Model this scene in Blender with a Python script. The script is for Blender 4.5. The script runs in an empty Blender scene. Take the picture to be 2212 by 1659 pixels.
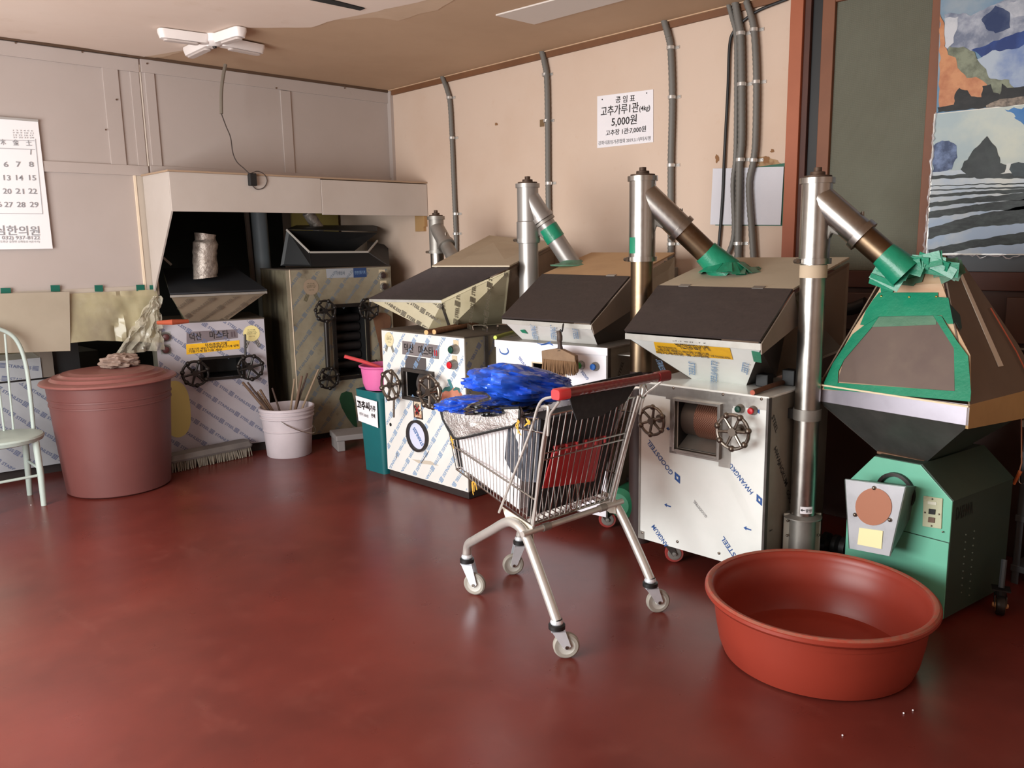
import bpy, math, random
import numpy as np
from mathutils import Vector, Matrix, noise
R = math.radians
random.seed(7)
SC = bpy.context.scene
COL = SC.collection
# ------------------------------------------------------------------ camera, world, light, exposure
FPX, CX, CY, EYE = 1752.0, 1106.0, 829.5, 1.6
def _n(v):
    v = np.array(v, float); return v / np.linalg.norm(v)
_up = -_n([187, 10120, FPX])
_X = np.array([2947 - CX, 491 - CY, FPX]); _X = _n(_X - _up * np.dot(_X, _up))
_Y = np.cross(_up, _X)
M3x = np.array([_X, _Y, _up])            # rows: room axes seen from the camera (x right, y down, z forward)
cam_d = bpy.data.cameras.new('camera'); cam = bpy.data.objects.new('camera', cam_d); COL.objects.link(cam)
cam_d.sensor_width = 36; cam_d.lens = 36 * FPX / 2212; cam_d.clip_start = .05; cam_d.clip_end = 60
cr, cu, cb = M3x @ [1, 0, 0], M3x @ [0, -1, 0], M3x @ [0, 0, -1]
cam.matrix_world = Matrix(((cr[0], cu[0], cb[0], 0), (cr[1], cu[1], cb[1], 0), (cr[2], cu[2], cb[2], EYE), (0, 0, 0, 1)))
SC.camera = cam
wd = bpy.data.worlds.new('world'); SC.world = wd; wd.use_nodes = True
wd.node_tree.nodes['Background'].inputs[0].default_value = (.75, .82, .95, 1)
wd.node_tree.nodes['Background'].inputs[1].default_value = 1.0
def area(name, loc, target, sx, sy, power, col):
    l = bpy.data.lights.new(name, 'AREA'); l.shape = 'RECTANGLE'; l.size = sx; l.size_y = sy; l.energy = power; l.color = col
    o = bpy.data.objects.new(name, l); COL.objects.link(o); o.location = loc
    o.rotation_euler = (Vector(target) - Vector(loc)).to_track_quat('-Z', 'Y').to_euler(); return o
area('daylight_shopfront', (-1.58, 2.95, 1.4), (4, 2.95, 1.25), 3.6, 2.0, 312, (.985, 1, .985))
area('fill_behind_camera', (1.2, -1.58, 1.7), (1.2, 4, 1.5), 1.6, 1.0, 3, (.9, .95, 1))  # added weak fill from behind the camera; no window in that wall
area('daylight_back_room', (.9, 8.0, 1.9), (1.0, 6.2, 1.0), 1.2, .9, 9, (1, .93, .74))
SC.view_settings.view_transform = 'Standard'; SC.view_settings.look = 'None'
SC.view_settings.gamma = 1; SC.view_settings.use_curve_mapping = False; SC.view_settings.exposure = 0.0
# ------------------------------------------------------------------ where things stand (surveyed from the camera)
def ray(x, y): return M3x @ np.array([(x - CX) / FPX, (y - CY) / FPX, 1.])
class Fr:
    """a local frame: u to the right along a front, w into it, v up"""
    def __init__(s, x, y, deg):
        s.o = np.array([x, y, 0.]); a = R(deg); s.deg = deg
        s.u = np.array([math.cos(a), math.sin(a), 0]); s.w = np.array([-math.sin(a), math.cos(a), 0]); s.z = np.array([0, 0, 1.])
    def _p(s, x, y, n, c):
        r = ray(x, y); e = np.array([0, 0, EYE]); q = e + ((c + s.o @ n - e @ n) / (r @ n)) * r - s.o
        return Vector((q @ s.u, q @ s.w, q[2]))
    def W(s, x, y, w=0.): return s._p(x, y, s.w, w)
    def U(s, x, y, u=0.): return s._p(x, y, s.u, u)
    def V(s, x, y, v=0.): return s._p(x, y, s.z, v)
G = Fr(0, 0, 0)
XR, YB, ZC = 4.5, 6.18, 2.96            # right wall, bulkhead, ceiling
WR = Fr(XR, 0, -90)                      # right wall: u = -y
WB = Fr(0, YB, 0)                        # bulkhead: u = x
# ------------------------------------------------------------------ materials
MATS = {}
def mat(name, col, rough=.6, metal=0., var=None, bump=None, coat=0., alpha=None, trans=0., emit=None, spec=.5, aniso=None, sub=0.):
    if name in MATS: return MATS[name]
    m = bpy.data.materials.new(name); m.use_nodes = True; nt = m.node_tree; b = nt.nodes['Principled BSDF']; L = nt.links.new
    col = tuple(col) + (1,)
    b.inputs['Base Color'].default_value = col; b.inputs['Roughness'].default_value = rough; b.inputs['Metallic'].default_value = metal
    b.inputs['Coat Weight'].default_value = coat; b.inputs['Specular IOR Level'].default_value = spec
    b.inputs['Transmission Weight'].default_value = trans
    if sub: b.inputs['Subsurface Weight'].default_value = sub
    if alpha is not None: b.inputs['Alpha'].default_value = alpha
    if emit: b.inputs['Emission Color'].default_value = tuple(emit[0]) + (1,); b.inputs['Emission Strength'].default_value = emit[1]
    tc = nt.nodes.new('ShaderNodeTexCoord')
    def nz(scale, detail=5, stretch=None, rgh=.6):
        t = nt.nodes.new('ShaderNodeTexNoise'); t.inputs['Scale'].default_value = scale; t.inputs['Detail'].default_value = detail; t.inputs['Roughness'].default_value = rgh
        if stretch:
            mp = nt.nodes.new('ShaderNodeMapping'); mp.inputs['Scale'].default_value = stretch; L(tc.outputs['Object'], mp.inputs[0]); L(mp.outputs[0], t.inputs['Vector'])
        else: L(tc.outputs['Object'], t.inputs['Vector'])
        return t
    last = None
    for v in (var or []):                # (scale, colour, low, high, strength[, stretch])
        t = nz(v[0], stretch=v[5] if len(v) > 5 else None)
        rp = nt.nodes.new('ShaderNodeMapRange'); rp.inputs[1].default_value = v[2]; rp.inputs[2].default_value = v[3]; rp.inputs[4].default_value = v[4]
        L(t.outputs['Fac'], rp.inputs[0])
        mx = nt.nodes.new('ShaderNodeMix'); mx.data_type = 'RGBA'; mx.inputs[7].default_value = tuple(v[1]) + (1,)
        if last: L(last, mx.inputs[6])
        else: mx.inputs[6].default_value = col
        L(rp.outputs[0], mx.inputs[0]); last = mx.outputs[2]
    if last: L(last, b.inputs['Base Color'])
    if bump:                              # (scale, strength[, distance, stretch])
        t = nz(bump[0], stretch=bump[3] if len(bump) > 3 else None)
        bp = nt.nodes.new('ShaderNodeBump'); bp.inputs['Strength'].default_value = bump[1]; bp.inputs['Distance'].default_value = bump[2] if len(bump) > 2 else .01
        L(t.outputs['Fac'], bp.inputs['Height']); L(bp.outputs[0], b.inputs['Normal'])
        rr = nt.nodes.new('ShaderNodeMapRange'); rr.inputs[3].default_value = max(.02, rough - .08); rr.inputs[4].default_value = min(1, rough + .08)
        L(t.outputs['Fac'], rr.inputs[0]); L(rr.outputs[0], b.inputs['Roughness'])
    MATS[name] = m; return m
def s(r, g, b_):                          # sRGB 0..255 to linear
    return tuple(((c / 255) / 12.92 if c <= 10 else (((c / 255) + .055) / 1.055) ** 2.4) for c in (r, g, b_))
# ------------------------------------------------------------------ mesh building
class MB:
    def __init__(m): m.v = []; m.f = []
    def add(m, vs, fs):
        k = len(m.v); m.v += [tuple(p) for p in vs]; m.f += [tuple(i + k for i in f) for f in fs]; return m
    def box(m, x0, x1, y0, y1, z0, z1):
        return m.add([(x, y, z) for x in (x0, x1) for y in (y0, y1) for z in (z0, z1)],
                     [(0, 1, 3, 2), (4, 6, 7, 5), (0, 4, 5, 1), (2, 3, 7, 6), (0, 2, 6, 4), (1, 5, 7, 3)])
    def prism(m, pts, d):                 # polygon pushed along d
        pts = [Vector(p) for p in pts]; d = Vector(d); n = len(pts)
        nrm = Vector((0, 0, 0))
        for i in range(n): nrm += (pts[i] - pts[0]).cross(pts[(i + 1) % n] - pts[0])
        if nrm.dot(d) > 0: pts = pts[::-1]
        return m.add(pts + [p + d for p in pts], [tuple(range(n)), tuple(range(2 * n - 1, n - 1, -1))] + [((i + 1) % n, i, n + i, n + (i + 1) % n) for i in range(n)])
    def plate(m, pts, t):                 # polygon thickened along its own normal
        pts = [Vector(p) for p in pts]; nrm = Vector((0, 0, 0))
        for i in range(1, len(pts) - 1): nrm += (pts[i] - pts[0]).cross(pts[i + 1] - pts[0])
        return m.prism(pts, nrm.normalized() * t)
    def flat(m, pts): return m.add(pts, [tuple(range(len(pts)))])
    def ring(m, c, a, b, r, n): return [Vector(c) + a * (r * math.cos(2 * math.pi * i / n)) + b * (r * math.sin(2 * math.pi * i / n)) for i in range(n)]
    def cyl(m, p0, p1, r0, r1=None, n=16, cap=True):
        p0, p1 = Vector(p0), Vector(p1); r1 = r0 if r1 is None else r1; t = (p1 - p0).normalized(); a = t.orthogonal().normalized(); b = t.cross(a)
        vs = m.ring(p0, a, b, r0, n) + m.ring(p1, a, b, r1, n); fs = [(i, (i + 1) % n, n + (i + 1) % n, n + i) for i in range(n)]
        if cap: fs += [tuple(range(n))[::-1], tuple(range(n, 2 * n))]
        return m.add(vs, fs)
    def tube(m, pts, r, n=8, closed=False, cap=True):
        pts = [Vector(p) for p in pts]; k = len(pts); rs = r if isinstance(r, (list, tuple)) else [r] * k; vs = []; a = None
        for i, p in enumerate(pts):
            t = (pts[(i + 1) % k] - pts[i - 1]) if (closed or 0 < i < k - 1) else (pts[min(i + 1, k - 1)] - pts[max(i - 1, 0)])
            t.normalize()
            if a is None: a = t.orthogonal().normalized()
            a = (a - t * a.dot(t)).normalized(); vs += m.ring(p, a, t.cross(a), rs[i], n)
        fs = [(i * n + j, i * n + (j + 1) % n, ((i + 1) % k) * n + (j + 1) % n, ((i + 1) % k) * n + j) for i in range(k if closed else k - 1) for j in range(n)]
        if cap and not closed: fs += [tuple(range(n))[::-1], tuple(range((k - 1) * n, k * n))]
        return m.add(vs, fs)
    def lathe(m, prof, c=(0, 0, 0), n=48, axis='Z', squash=1., cap=False):
        c = Vector(c); vs = []; k = len(prof)
        for r, h in prof:
            for j in range(n):
                a = 2 * math.pi * j / n; x, y = r * math.cos(a), r * math.sin(a) * squash
                vs.append(c + (Vector((x, y, h)) if axis == 'Z' else Vector((x, h, y)) if axis == 'Y' else Vector((h, x, y))))
        fs = [(i * n + j, i * n + (j + 1) % n, (i + 1) * n + (j + 1) % n, (i + 1) * n + j) for i in range(k - 1) for j in range(n)]
        if cap and prof[0][0] > 1e-6: fs.append(tuple(range(n))[::-1])
        if cap and prof[-1][0] > 1e-6: fs.append(tuple(range((k - 1) * n, k * n)))
        return m.add(vs, fs)
    def ball(m, c, r, n=10): return m.lathe([(max(1e-5, r * math.sin(math.pi * i / (n // 2 + 1))), -r * math.cos(math.pi * i / (n // 2 + 1))) for i in range(n // 2 + 2)], c, n)
    def xf(m, M):
        m.v = [tuple(M @ Vector(p)) for p in m.v]; return m
    def build(m, name, material, parent=None, smooth=False, bevel=0, weld=False):
        me = bpy.data.meshes.new(name); me.from_pydata(m.v, [], m.f); me.update()
        if material: me.materials.append(material)
        if smooth:
            me.polygons.foreach_set('use_smooth', [True] * len(me.polygons)); me.set_sharp_from_angle(angle=R(38))
        o = bpy.data.objects.new(name, me); COL.objects.link(o)
        if parent is not None: o.parent = parent
        if bevel:
            md = o.modifiers.new('bevel', 'BEVEL'); md.width = bevel; md.segments = 2; md.limit_method = 'ANGLE'; md.angle_limit = R(50)
        return o
def tag(o, label=None, cat=None, group=None, kind=None):
    for k, v in (('label', label), ('category', cat), ('group', group), ('kind', kind)):
        if v: o[k] = v
    return o
def thing(name, label, cat, fr=None, loc=None, rz=0, group=None):
    o = bpy.data.objects.new(name, None); COL.objects.link(o); o.empty_display_size = .1
    if fr is not None: o.location = fr.o; o.rotation_euler = (0, 0, R(fr.deg))
    if loc is not None: o.location = loc; o.rotation_euler = (0, 0, rz)
    return tag(o, label, cat, group)
def copy_tree(o, parent=None):
    c = o.copy(); COL.objects.link(c); c.parent = parent
    for ch in o.children: copy_tree(ch, c)
    return c
def bez(pts, n=8):                        # Catmull-Rom through the points
    P = [Vector(p) for p in pts]; P = [P[0] * 2 - P[1]] + P + [P[-1] * 2 - P[-2]]; out = []
    for i in range(1, len(P) - 2):
        for k in range(n):
            t = k / n; out.append(.5 * ((2 * P[i]) + (P[i + 1] - P[i - 1]) * t + (2 * P[i - 1] - 5 * P[i] + 4 * P[i + 1] - P[i + 2]) * t * t + (3 * P[i] - P[i - 1] - 3 * P[i + 1] + P[i + 2]) * t ** 3))
    return out + [P[-2]]
# ------------------------------------------------------------------ lettering
_tc = {}
def glyphs(txt, bold=0.):
    k = (txt, bold)
    if k not in _tc:
        c = bpy.data.curves.new('t', 'FONT'); c.body = txt; c.resolution_u = 2; c.offset = bold; c.size = 1
        o = bpy.data.objects.new('t', c); COL.objects.link(o); bpy.context.view_layer.update()
        me = bpy.data.meshes.new_from_object(o.evaluated_get(bpy.context.evaluated_depsgraph_get()))
        _tc[k] = ([tuple(v.co[:2]) for v in me.vertices], [tuple(p.vertices) for p in me.polygons], max([v.co[0] for v in me.vertices] or [0]))
        bpy.data.objects.remove(o); bpy.data.curves.remove(c); bpy.data.meshes.remove(me)
    return _tc[k]
def clip(poly, box):
    for ax, lim, sg in ((0, box[0], 1), (0, box[1], -1), (1, box[2], 1), (1, box[3], -1)):
        out = []
        for i in range(len(poly)):
            a, b = poly[i - 1], poly[i]; da, db = (a[ax] - lim) * sg, (b[ax] - lim) * sg
            if (da >= 0) != (db >= 0):
                t = da / (da - db); out.append((a[0] + (b[0] - a[0]) * t, a[1] + (b[1] - a[1]) * t))
            if db >= 0: out.append(b)
        poly = out
        if not poly: return []
    return poly
def write(mb, txt, at, size, ang=0., place=None, sx=1., bold=0., box=None, holes=()):
    """letters in a plane; place(a, b) -> point; at = (a, b) of the baseline's start"""
    vs, fs, wd_ = glyphs(txt, bold); ca, sa = math.cos(ang) * size, math.sin(ang) * size
    P = [(at[0] + x * sx * ca - y * sa, at[1] + x * sx * sa + y * ca) for x, y in vs]
    if box is None and not holes: mb.add([place(*p) for p in P], fs)
    else:
        for f in fs:
            q = [P[i] for i in f]
            if box: q = clip(q, box)
            if len(q) < 3: continue
            c = (sum(p[0] for p in q) / len(q), sum(p[1] for p in q) / len(q))
            if any(h[0] < c[0] < h[1] and h[2] < c[1] < h[3] for h in holes): continue
            mb.add([place(*p) for p in q], [tuple(range(len(q)))])
    return wd_ * size * sx
def rect2(mb, a, b, l, h, ang, place, box=None, holes=()):
    ca, sa = math.cos(ang), math.sin(ang); q = [(a + x * ca - y * sa, b + x * sa + y * ca) for x, y in ((0, 0), (l, 0), (l, h), (0, h))]
    if box: q = clip(q, box)
    if len(q) < 3: return
    c = (sum(p[0] for p in q) / len(q), sum(p[1] for p in q) / len(q))
    if any(h_[0] < c[0] < h_[1] and h_[2] < c[1] < h_[3] for h_ in holes): return
    mb.add([place(*p) for p in q], [tuple(range(len(q)))])
def film(name_m, parent, box, ang, place, size=.028, row=.085, holes=(), flip=False, seed=0):
    """rows of protective-film print: words with a block of bars between them"""
    mb = MB(); rnd = random.Random(seed); cx, cy = (box[0] + box[1]) / 2, (box[2] + box[3]) / 2; D = math.hypot(box[1] - box[0], box[3] - box[2]) / 2 + .1
    ca, sa = math.cos(ang), math.sin(ang); k = -int(D / row) - 1; fl = math.pi if flip else 0
    while k * row < D:
        off = k * row; t = -D - rnd.random() * .3; i = k
        while t < D:
            txt = ('STAINLESS', 'STEEL')[i % 2]; i += 1; w = glyphs(txt, .02)[2] * size * 1.05
            def pt(x, y): return (cx + x * ca - (y + off) * sa, cy + x * sa + (y + off) * ca)
            if flip: write(mb, txt, pt(t + w, size * .7), size, ang + fl, place, 1.05, .02, box, holes)
            else: write(mb, txt, pt(t, 0), size, ang, place, 1.05, .02, box, holes)
            for q in range(4):
                a, b = pt(t + w + .006, -.006 + q * size * .3); rect2(mb, a, b, size * 1.3, size * .19, ang, place, box, holes)
            t += w + size * 1.9
        k += 1
    mb.build('film_print', name_m, parent)['kind'] = 'stuff'
# ------------------------------------------------------------------ palette
floor_m = mat('painted_floor', s(113, 47, 39), .30, var=[(1.3, s(84, 36, 31), .35, .7, .8), (5, s(120, 62, 53), .55, .75, .35), (3.5, s(134, 80, 70), .62, .8, .4, (1, .35, 1))], bump=(5, .06, .008), spec=.5)
peach = mat('peach_wall_paint', s(210, 187, 169), .85, var=[(1.1, s(200, 172, 150), .45, .75, .6), (14, s(196, 160, 132), .62, .8, .3)], bump=(60, .08, .004))
beige = mat('beige_board_paint', s(182, 170, 164), .8, var=[(.9, s(170, 157, 149), .4, .7, .6), (8, s(150, 138, 124), .66, .85, .3)], bump=(40, .05, .003))
beige2 = mat('warm_board_paint', s(190, 178, 164), .8, var=[(1.4, s(174, 160, 146), .4, .7, .6)])
hoodm = mat('laminate_hood_board', s(196, 186, 178), .55, var=[(1.5, s(180, 168, 158), .4, .7, .6)], bump=(30, .04, .003))
ceil_m = mat('brown_stained_ceiling', s(190, 160, 132), .85, var=[(.8, s(176, 146, 118), .4, .7, .7), (6, s(178, 148, 120), .55, .8, .3)])
ceil_l = mat('pale_ceiling_paper', s(226, 208, 194), .85, var=[(.9, s(216, 194, 178), .4, .7, .7), (5, s(204, 180, 158), .6, .8, .5)])
ceil_m2 = mat('tan_ceiling_paper', s(204, 178, 152), .85, var=[(3, s(190, 162, 136), .4, .7, .7)])
brown = mat('brown_trim', s(120, 80, 52), .6, var=[(3, s(96, 60, 38), .4, .7, .6)])
dark = mat('dark_void', s(30, 29, 28), .9)
darkgreen = mat('dark_green_wall', s(52, 56, 52), .9, var=[(2, s(38, 40, 38), .4, .7, .8)])
black = mat('black_plastic', s(26, 26, 27), .5)
blackm = mat('black_iron', s(48, 44, 42), .42, .6, var=[(30, s(80, 74, 70), .6, .8, .5)])
iron = mat('worn_iron', s(128, 118, 108), .34, .9, var=[(18, s(70, 62, 56), .5, .75, .8)])
steel = mat('brushed_steel', s(176, 172, 166), .32, 1., var=[(4, s(120, 112, 104), .45, .75, .55), (40, s(196, 192, 186), .5, .8, .3, (1, 1, .05))], bump=(60, .05, .002))
steel_b = mat('tarnished_steel', s(140, 122, 100), .34, 1., var=[(3, s(96, 70, 48), .4, .7, .7), (12, s(160, 150, 138), .55, .8, .4)])
steel_dull = mat('dull_galvanised', s(158, 154, 148), .5, .7, var=[(6, s(126, 120, 112), .4, .7, .6)])
chrome = mat('chrome_wire', s(190, 188, 184), .25, 1., var=[(20, s(130, 124, 118), .55, .8, .5)])
zinc = mat('zinc_tube', s(202, 198, 192), .36, .55, var=[(7, s(168, 162, 156), .5, .75, .6)])
frame_dark = mat('dark_angle_iron', s(84, 78, 74), .5, .6, var=[(14, s(54, 48, 46), .45, .7, .6)])
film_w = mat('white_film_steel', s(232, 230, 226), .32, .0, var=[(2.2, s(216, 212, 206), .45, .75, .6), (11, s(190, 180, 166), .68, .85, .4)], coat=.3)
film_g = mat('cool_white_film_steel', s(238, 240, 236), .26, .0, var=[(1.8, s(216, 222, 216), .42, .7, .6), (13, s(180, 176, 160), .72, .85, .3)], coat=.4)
film_p = mat('lilac_white_film_steel', s(236, 234, 240), .3, .0, var=[(2, s(222, 220, 228), .45, .75, .6)], coat=.3)
film_y = mat('yellowed_film_steel', s(186, 176, 146), .45, .0, var=[(3, s(158, 146, 116), .4, .7, .7), (12, s(110, 92, 70), .66, .8, .5)])
film_d = mat('soiled_film_steel', s(150, 142, 122), .45, .0, var=[(2.2, s(112, 102, 84), .4, .65, .8), (9, s(70, 58, 46), .6, .75, .7)])
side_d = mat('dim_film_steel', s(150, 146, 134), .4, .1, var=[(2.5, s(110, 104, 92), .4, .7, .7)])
lid_m = mat('dark_brown_lid_board', s(56, 48, 46), .55, var=[(9, s(72, 62, 58), .5, .8, .5, (1, 4, 1)), (40, s(40, 34, 33), .5, .75, .4)], bump=(80, .1, .003))
lid_e = mat('worn_lid_edge', s(110, 90, 72), .7)
kraft = mat('kraft_board', s(192, 158, 118), .8, var=[(3, s(168, 134, 98), .45, .75, .6)])
grey_board = mat('grey_hardboard', s(190, 178, 156), .8, var=[(3, s(166, 152, 130), .45, .75, .6), (16, s(130, 112, 92), .66, .8, .5)])
brn_board = mat('brown_hardboard', s(134, 116, 98), .8, var=[(2, s(112, 96, 80), .4, .7, .7), (14, s(92, 72, 54), .66, .8, .4)])
red_board = mat('dark_reddish_wood', s(92, 58, 44), .7, var=[(3, s(66, 42, 34), .4, .7, .7)])
tape = mat('green_cloth_tape', s(24, 138, 104), .38, var=[(4, s(14, 112, 84), .4, .7, .7), (20, s(50, 164, 128), .6, .8, .4)], bump=(14, .5, .01), coat=.2)
tape_o = mat('faded_green_tape', s(92, 132, 108), .5, var=[(6, s(58, 104, 84), .4, .7, .7)], bump=(16, .5, .01))
kr = mat('tape_under_wood', s(206, 180, 148), .75, var=[(4, s(178, 142, 108), .42, .7, .8, (1, 1, 3))])
conduit_m = mat('grey_conduit', s(114, 111, 106), .55)
ink_b = mat('blue_print', s(70, 120, 176), .5); ink_lb = mat('pale_blue_print', s(128, 160, 196), .5); ink_nb = mat('slate_print', s(96, 104, 134), .5)
ink_k = mat('black_print', s(38, 34, 34), .5); ink_g = mat('grey_print', s(136, 134, 136), .5); ink_dk = mat('olive_print', s(84, 76, 62), .5)
ink_r = mat('red_print', s(180, 40, 46), .5); ink_rb = mat('royal_blue_print', s(38, 86, 156), .5)
paper = mat('white_paper', s(240, 236, 240), .6, var=[(2, s(226, 222, 226), .4, .7, .6)])
red_p = mat('red_plastic_button', s(200, 30, 40), .3, coat=.4); green_p = mat('green_plastic_button', s(52, 150, 66), .35); blue_p = mat('blue_plastic_button', s(44, 110, 200), .3)
dgreen_p = mat('dark_green_button', s(24, 70, 56), .3)
wood_s = mat('stick_wood', s(130, 88, 58), .7, var=[(14, s(92, 60, 40), .4, .7, .7, (6, 6, 1))])
wood_end = mat('cut_wood_end', s(214, 176, 122), .8)
# ------------------------------------------------------------------ the room
def struct(name, mb, m, parent=None, **k):
    o = mb.build(name, m, parent, **k)
    if parent is None: o['kind'] = 'structure'
    return o
X0, Y0, YR = -1.6, -1.6, 8.25
struct('floor', MB().box(X0 - .1, XR + .1, Y0 - .1, YR + .1, -.1, 0), floor_m)
ceil = struct('ceiling', MB().box(X0 - .1, XR + .1, Y0 - .1, YR + .1, ZC, ZC + .1), ceil_m)
struct('wall_right', MB().box(XR, XR + .12, Y0 - .1, YR + .1, 0, ZC), peach)
struct('wall_back', MB().box(X0, XR, YR, YR + .1, 0, ZC), darkgreen)
struct('wall_front', MB().box(X0, XR, Y0 - .1, Y0, 0, ZC), peach)
wl = MB(); wy0, wy1, wz0, wz1 = 1.1, 4.8, .35, 2.45
wl.box(X0 - .1, X0, Y0, wy0, 0, ZC); wl.box(X0 - .1, X0, wy1, YR, 0, ZC); wl.box(X0 - .1, X0, wy0, wy1, 0, wz0); wl.box(X0 - .1, X0, wy0, wy1, wz1, ZC)
struct('wall_left', wl, peach)
wf = MB()
for i in range(5):
    y = wy0 + (wy1 - wy0) * i / 4; wf.box(X0 - .08, X0 - .03, y - .03, y + .03, wz0, wz1)
wf.box(X0 - .08, X0 - .03, wy0, wy1, wz0, wz0 + .05); wf.box(X0 - .08, X0 - .03, wy0, wy1, wz1 - .05, wz1)
struct('window_1', wf, steel_dull)
# pale paper layers left on the ceiling, a white patch panel, a slot
def on_ceil(x, y, d=.004): return G.V(x, y, ZC - d)
def ceil_layer(name, px, m, d, par=ceil, t=.003, jit=.02):
    P = [on_ceil(x, y, d) for x, y in px]; Q = []
    for i in range(len(P)):
        a, b = P[i], P[(i + 1) % len(P)]; n = max(1, min(24, int((b - a).length / .05)))
        if (b - a).length > 2.2: n = 1
        for k in range(n):
            p = a.lerp(b, k / n); o = noise.noise_vector(p * 6) * jit * (k > 0) + noise.noise_vector(p * 22) * jit * .4 * (k > 0); Q.append(Vector((p.x + o.x, p.y + o.y, p.z)))
    return MB().prism(Q, (0, 0, t)).build(name, m, par)
ceil_layer('paper_layer', [(-900, 60), (0, 83), (150, 102), (300, 127), (345, 124), (400, 110), (440, 92), (470, 66), (505, 58), (560, 60), (672, 60), (700, 50), (722, 44), (812, 38), (860, 45), (905, 30), (945, 22), (985, -4), (1010, -60), (1100, -900), (-900, -900)], ceil_m2, .0035)
ceil_layer('paper_layer', [(-900, 55), (0, 80), (150, 98), (300, 124), (400, 108), (500, 60), (640, 60), (672, 59), (720, 44), (800, 28), (830, 20), (885, 9), (930, -2), (960, -60), (1000, -900), (-900, -900)], ceil_l, .006, jit=.012)
ceil_layer('ceiling_patch', [(1071, 34), (1154, 53), (1340, 3), (1600, -70), (1500, -110), (1222, -6)], mat('white_patch_board', s(214, 204, 196), .7), .009, t=.008, jit=0)
ceil_layer('ceiling_slot', [(668, 0), (778, 23), (788, 19), (690, -6)], dark, .012, t=.006, jit=0)
# crown trim where the right wall meets the ceiling
struct('trim_1', MB().box(XR - .018, XR, .9, YB, ZC - .045, ZC), brown)
struct('trim_2', MB().box(XR - .03, XR, .9, YB, ZC - .006, ZC), mat('pale_paper_edge', s(200, 168, 136), .8))
struct('trim_3', MB().box(X0, XR, YB - .02, YB, ZC - .02, ZC), mat('dark_brown_trim', s(88, 66, 50), .8))  # thin dark brown strip along the bulkhead's top edge
# bulkhead: boards with cover strips; from x = 2.33 on it stops above the hood
xh = 2.33; zb = 1.27
bl = tag(MB().box(X0, xh, YB, YB + .05, zb, ZC).build('wall_divider', beige), kind='structure')
struct('wall_bulkhead', MB().box(xh, XR, YB, YB + .05, 2.05, ZC), beige)
bh = bpy.data.objects['wall_bulkhead']
def strip(par, a, b, wd_, t=.014, m=beige):   # board strip between two pixels on the bulkhead
    A, B = WB.W(*a), WB.W(*b); A.y = B.y = YB; d = (B - A).normalized(); n = Vector((-d.z, 0, d.x)) * wd_ / 2
    A, B = Vector((A.x, YB, A.z)), Vector((B.x, YB, B.z))
    return MB().prism([A - n, B - n, B + n, A + n], (0, -t, 0)).build('cover_strip', m, par, bevel=.002)
def sw(x0, x1, z0, z1, par, t=.014, m=beige, nm='cover_strip'): return MB().box(x0, x1, YB - t, YB, z0, z1).build(nm, m, par, bevel=.0025)
sw(X0, 2.325, 2.845, 2.935, bl); sw(2.34, XR, 2.85, 2.94, bh)
sw(X0, 2.325, 2.13, 2.20, bl, .018); sw(2.34, XR, 2.14, 2.205, bh, .018)
for a, b in ((2.075, 2.18), (3.42, 3.51)):
    sw(a, b, 2.20, 2.847, bl if b < 2.3 else bh, .012)
sw(2.36, 2.43, 2.205, 2.85, bh, .012); sw(2.26, 2.322, 2.20, 2.845, bl, .010)
sw(2.235, 2.325, zb, 2.13, bl, .012, beige2); MB().box(2.218, 2.232, YB - .016, YB, zb, 2.13).build('cover_strip', mat('pale_bead', s(230, 212, 188), .6), bl)
MB().box(2.326, 2.336, YB - .004, YB, 2.2, 2.9).build('cover_strip', mat('bright_seam', s(240, 232, 220), .6), bh)
MB().box(X0, 2.325, YB - .010, YB, zb, zb + .075).build('cover_strip', beige2, bl)
MB().box(4.47, 4.5, YB - .05, YB, 2.14, 2.95).build('cover_strip', beige, bh)
nails = MB()
for x, y in ((34, 92), (178, 112), (318, 137), (745, 190), (229, 280), (252, 215), (597, 190), (312, 380), (318, 410), (318, 450)):
    p = WB.W(x, y, -.02); nails.cyl((p.x, YB - .02, p.z), (p.x, YB - .016, p.z), .006, n=8)
nails.build('nail', mat('nail_rust', s(96, 72, 56), .7), bl)['kind'] = 'stuff'
# recess behind the hood and the back room behind the divider
struct('wall_recess', MB().box(xh - .04, xh, YB + .05, YR, 1.45, ZC), darkgreen)
struct('trim_4', MB().box(X0, 2.2, YR - .04, YR - .002, .05, 2.2), mat('cream_back_room_wall', s(226, 208, 150), .8, var=[(2, s(196, 174, 120), .4, .7, .6)]))
struct('trim_5', MB().box(2.4, XR, YB + .06, YR - .01, 2.3, 2.34), darkgreen)
struct('trim_6', MB().box(3.95, 4.45, YR - 1.2, YR - 1.17, 1.55, 2.3), mat('olive_board', s(150, 132, 70), .8))
# ------------------------------------------------------------------ extractor hood hanging from the bulkhead
hd = thing('extractor_hood', 'long cream laminate hood jutting out over the dark recess', 'hood', loc=(0, 0, 0))
HY = 5.70
hx0, hx1 = 2.278, XR - .004
MB().box(hx0, 3.45, HY - .012, HY, 1.86, 2.125).build('fascia_board', hoodm, hd, bevel=.003)
MB().box(3.452, hx1, HY - .014, HY - .002, 1.85, 2.118).build('fascia_board', hoodm, hd, bevel=.003)
MB().box(hx0 - .01, hx1, HY - .02, YB, 2.125, 2.137).build('top_board', mat('laminate_back', s(168, 142, 118), .7), hd)
MB().prism([(hx0, HY, 2.13), (hx0, HY, 1.86), (hx0, YB - .02, 1.285), (hx0, YB - .02, 2.13)], (.012, 0, 0)).build('side_board', hoodm, hd)
MB().box(hx1 - .03, hx1, HY, HY + .03, 1.76, 2.12).build('edge_batten', mat('raw_batten', s(176, 138, 92), .7), hd)
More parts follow.
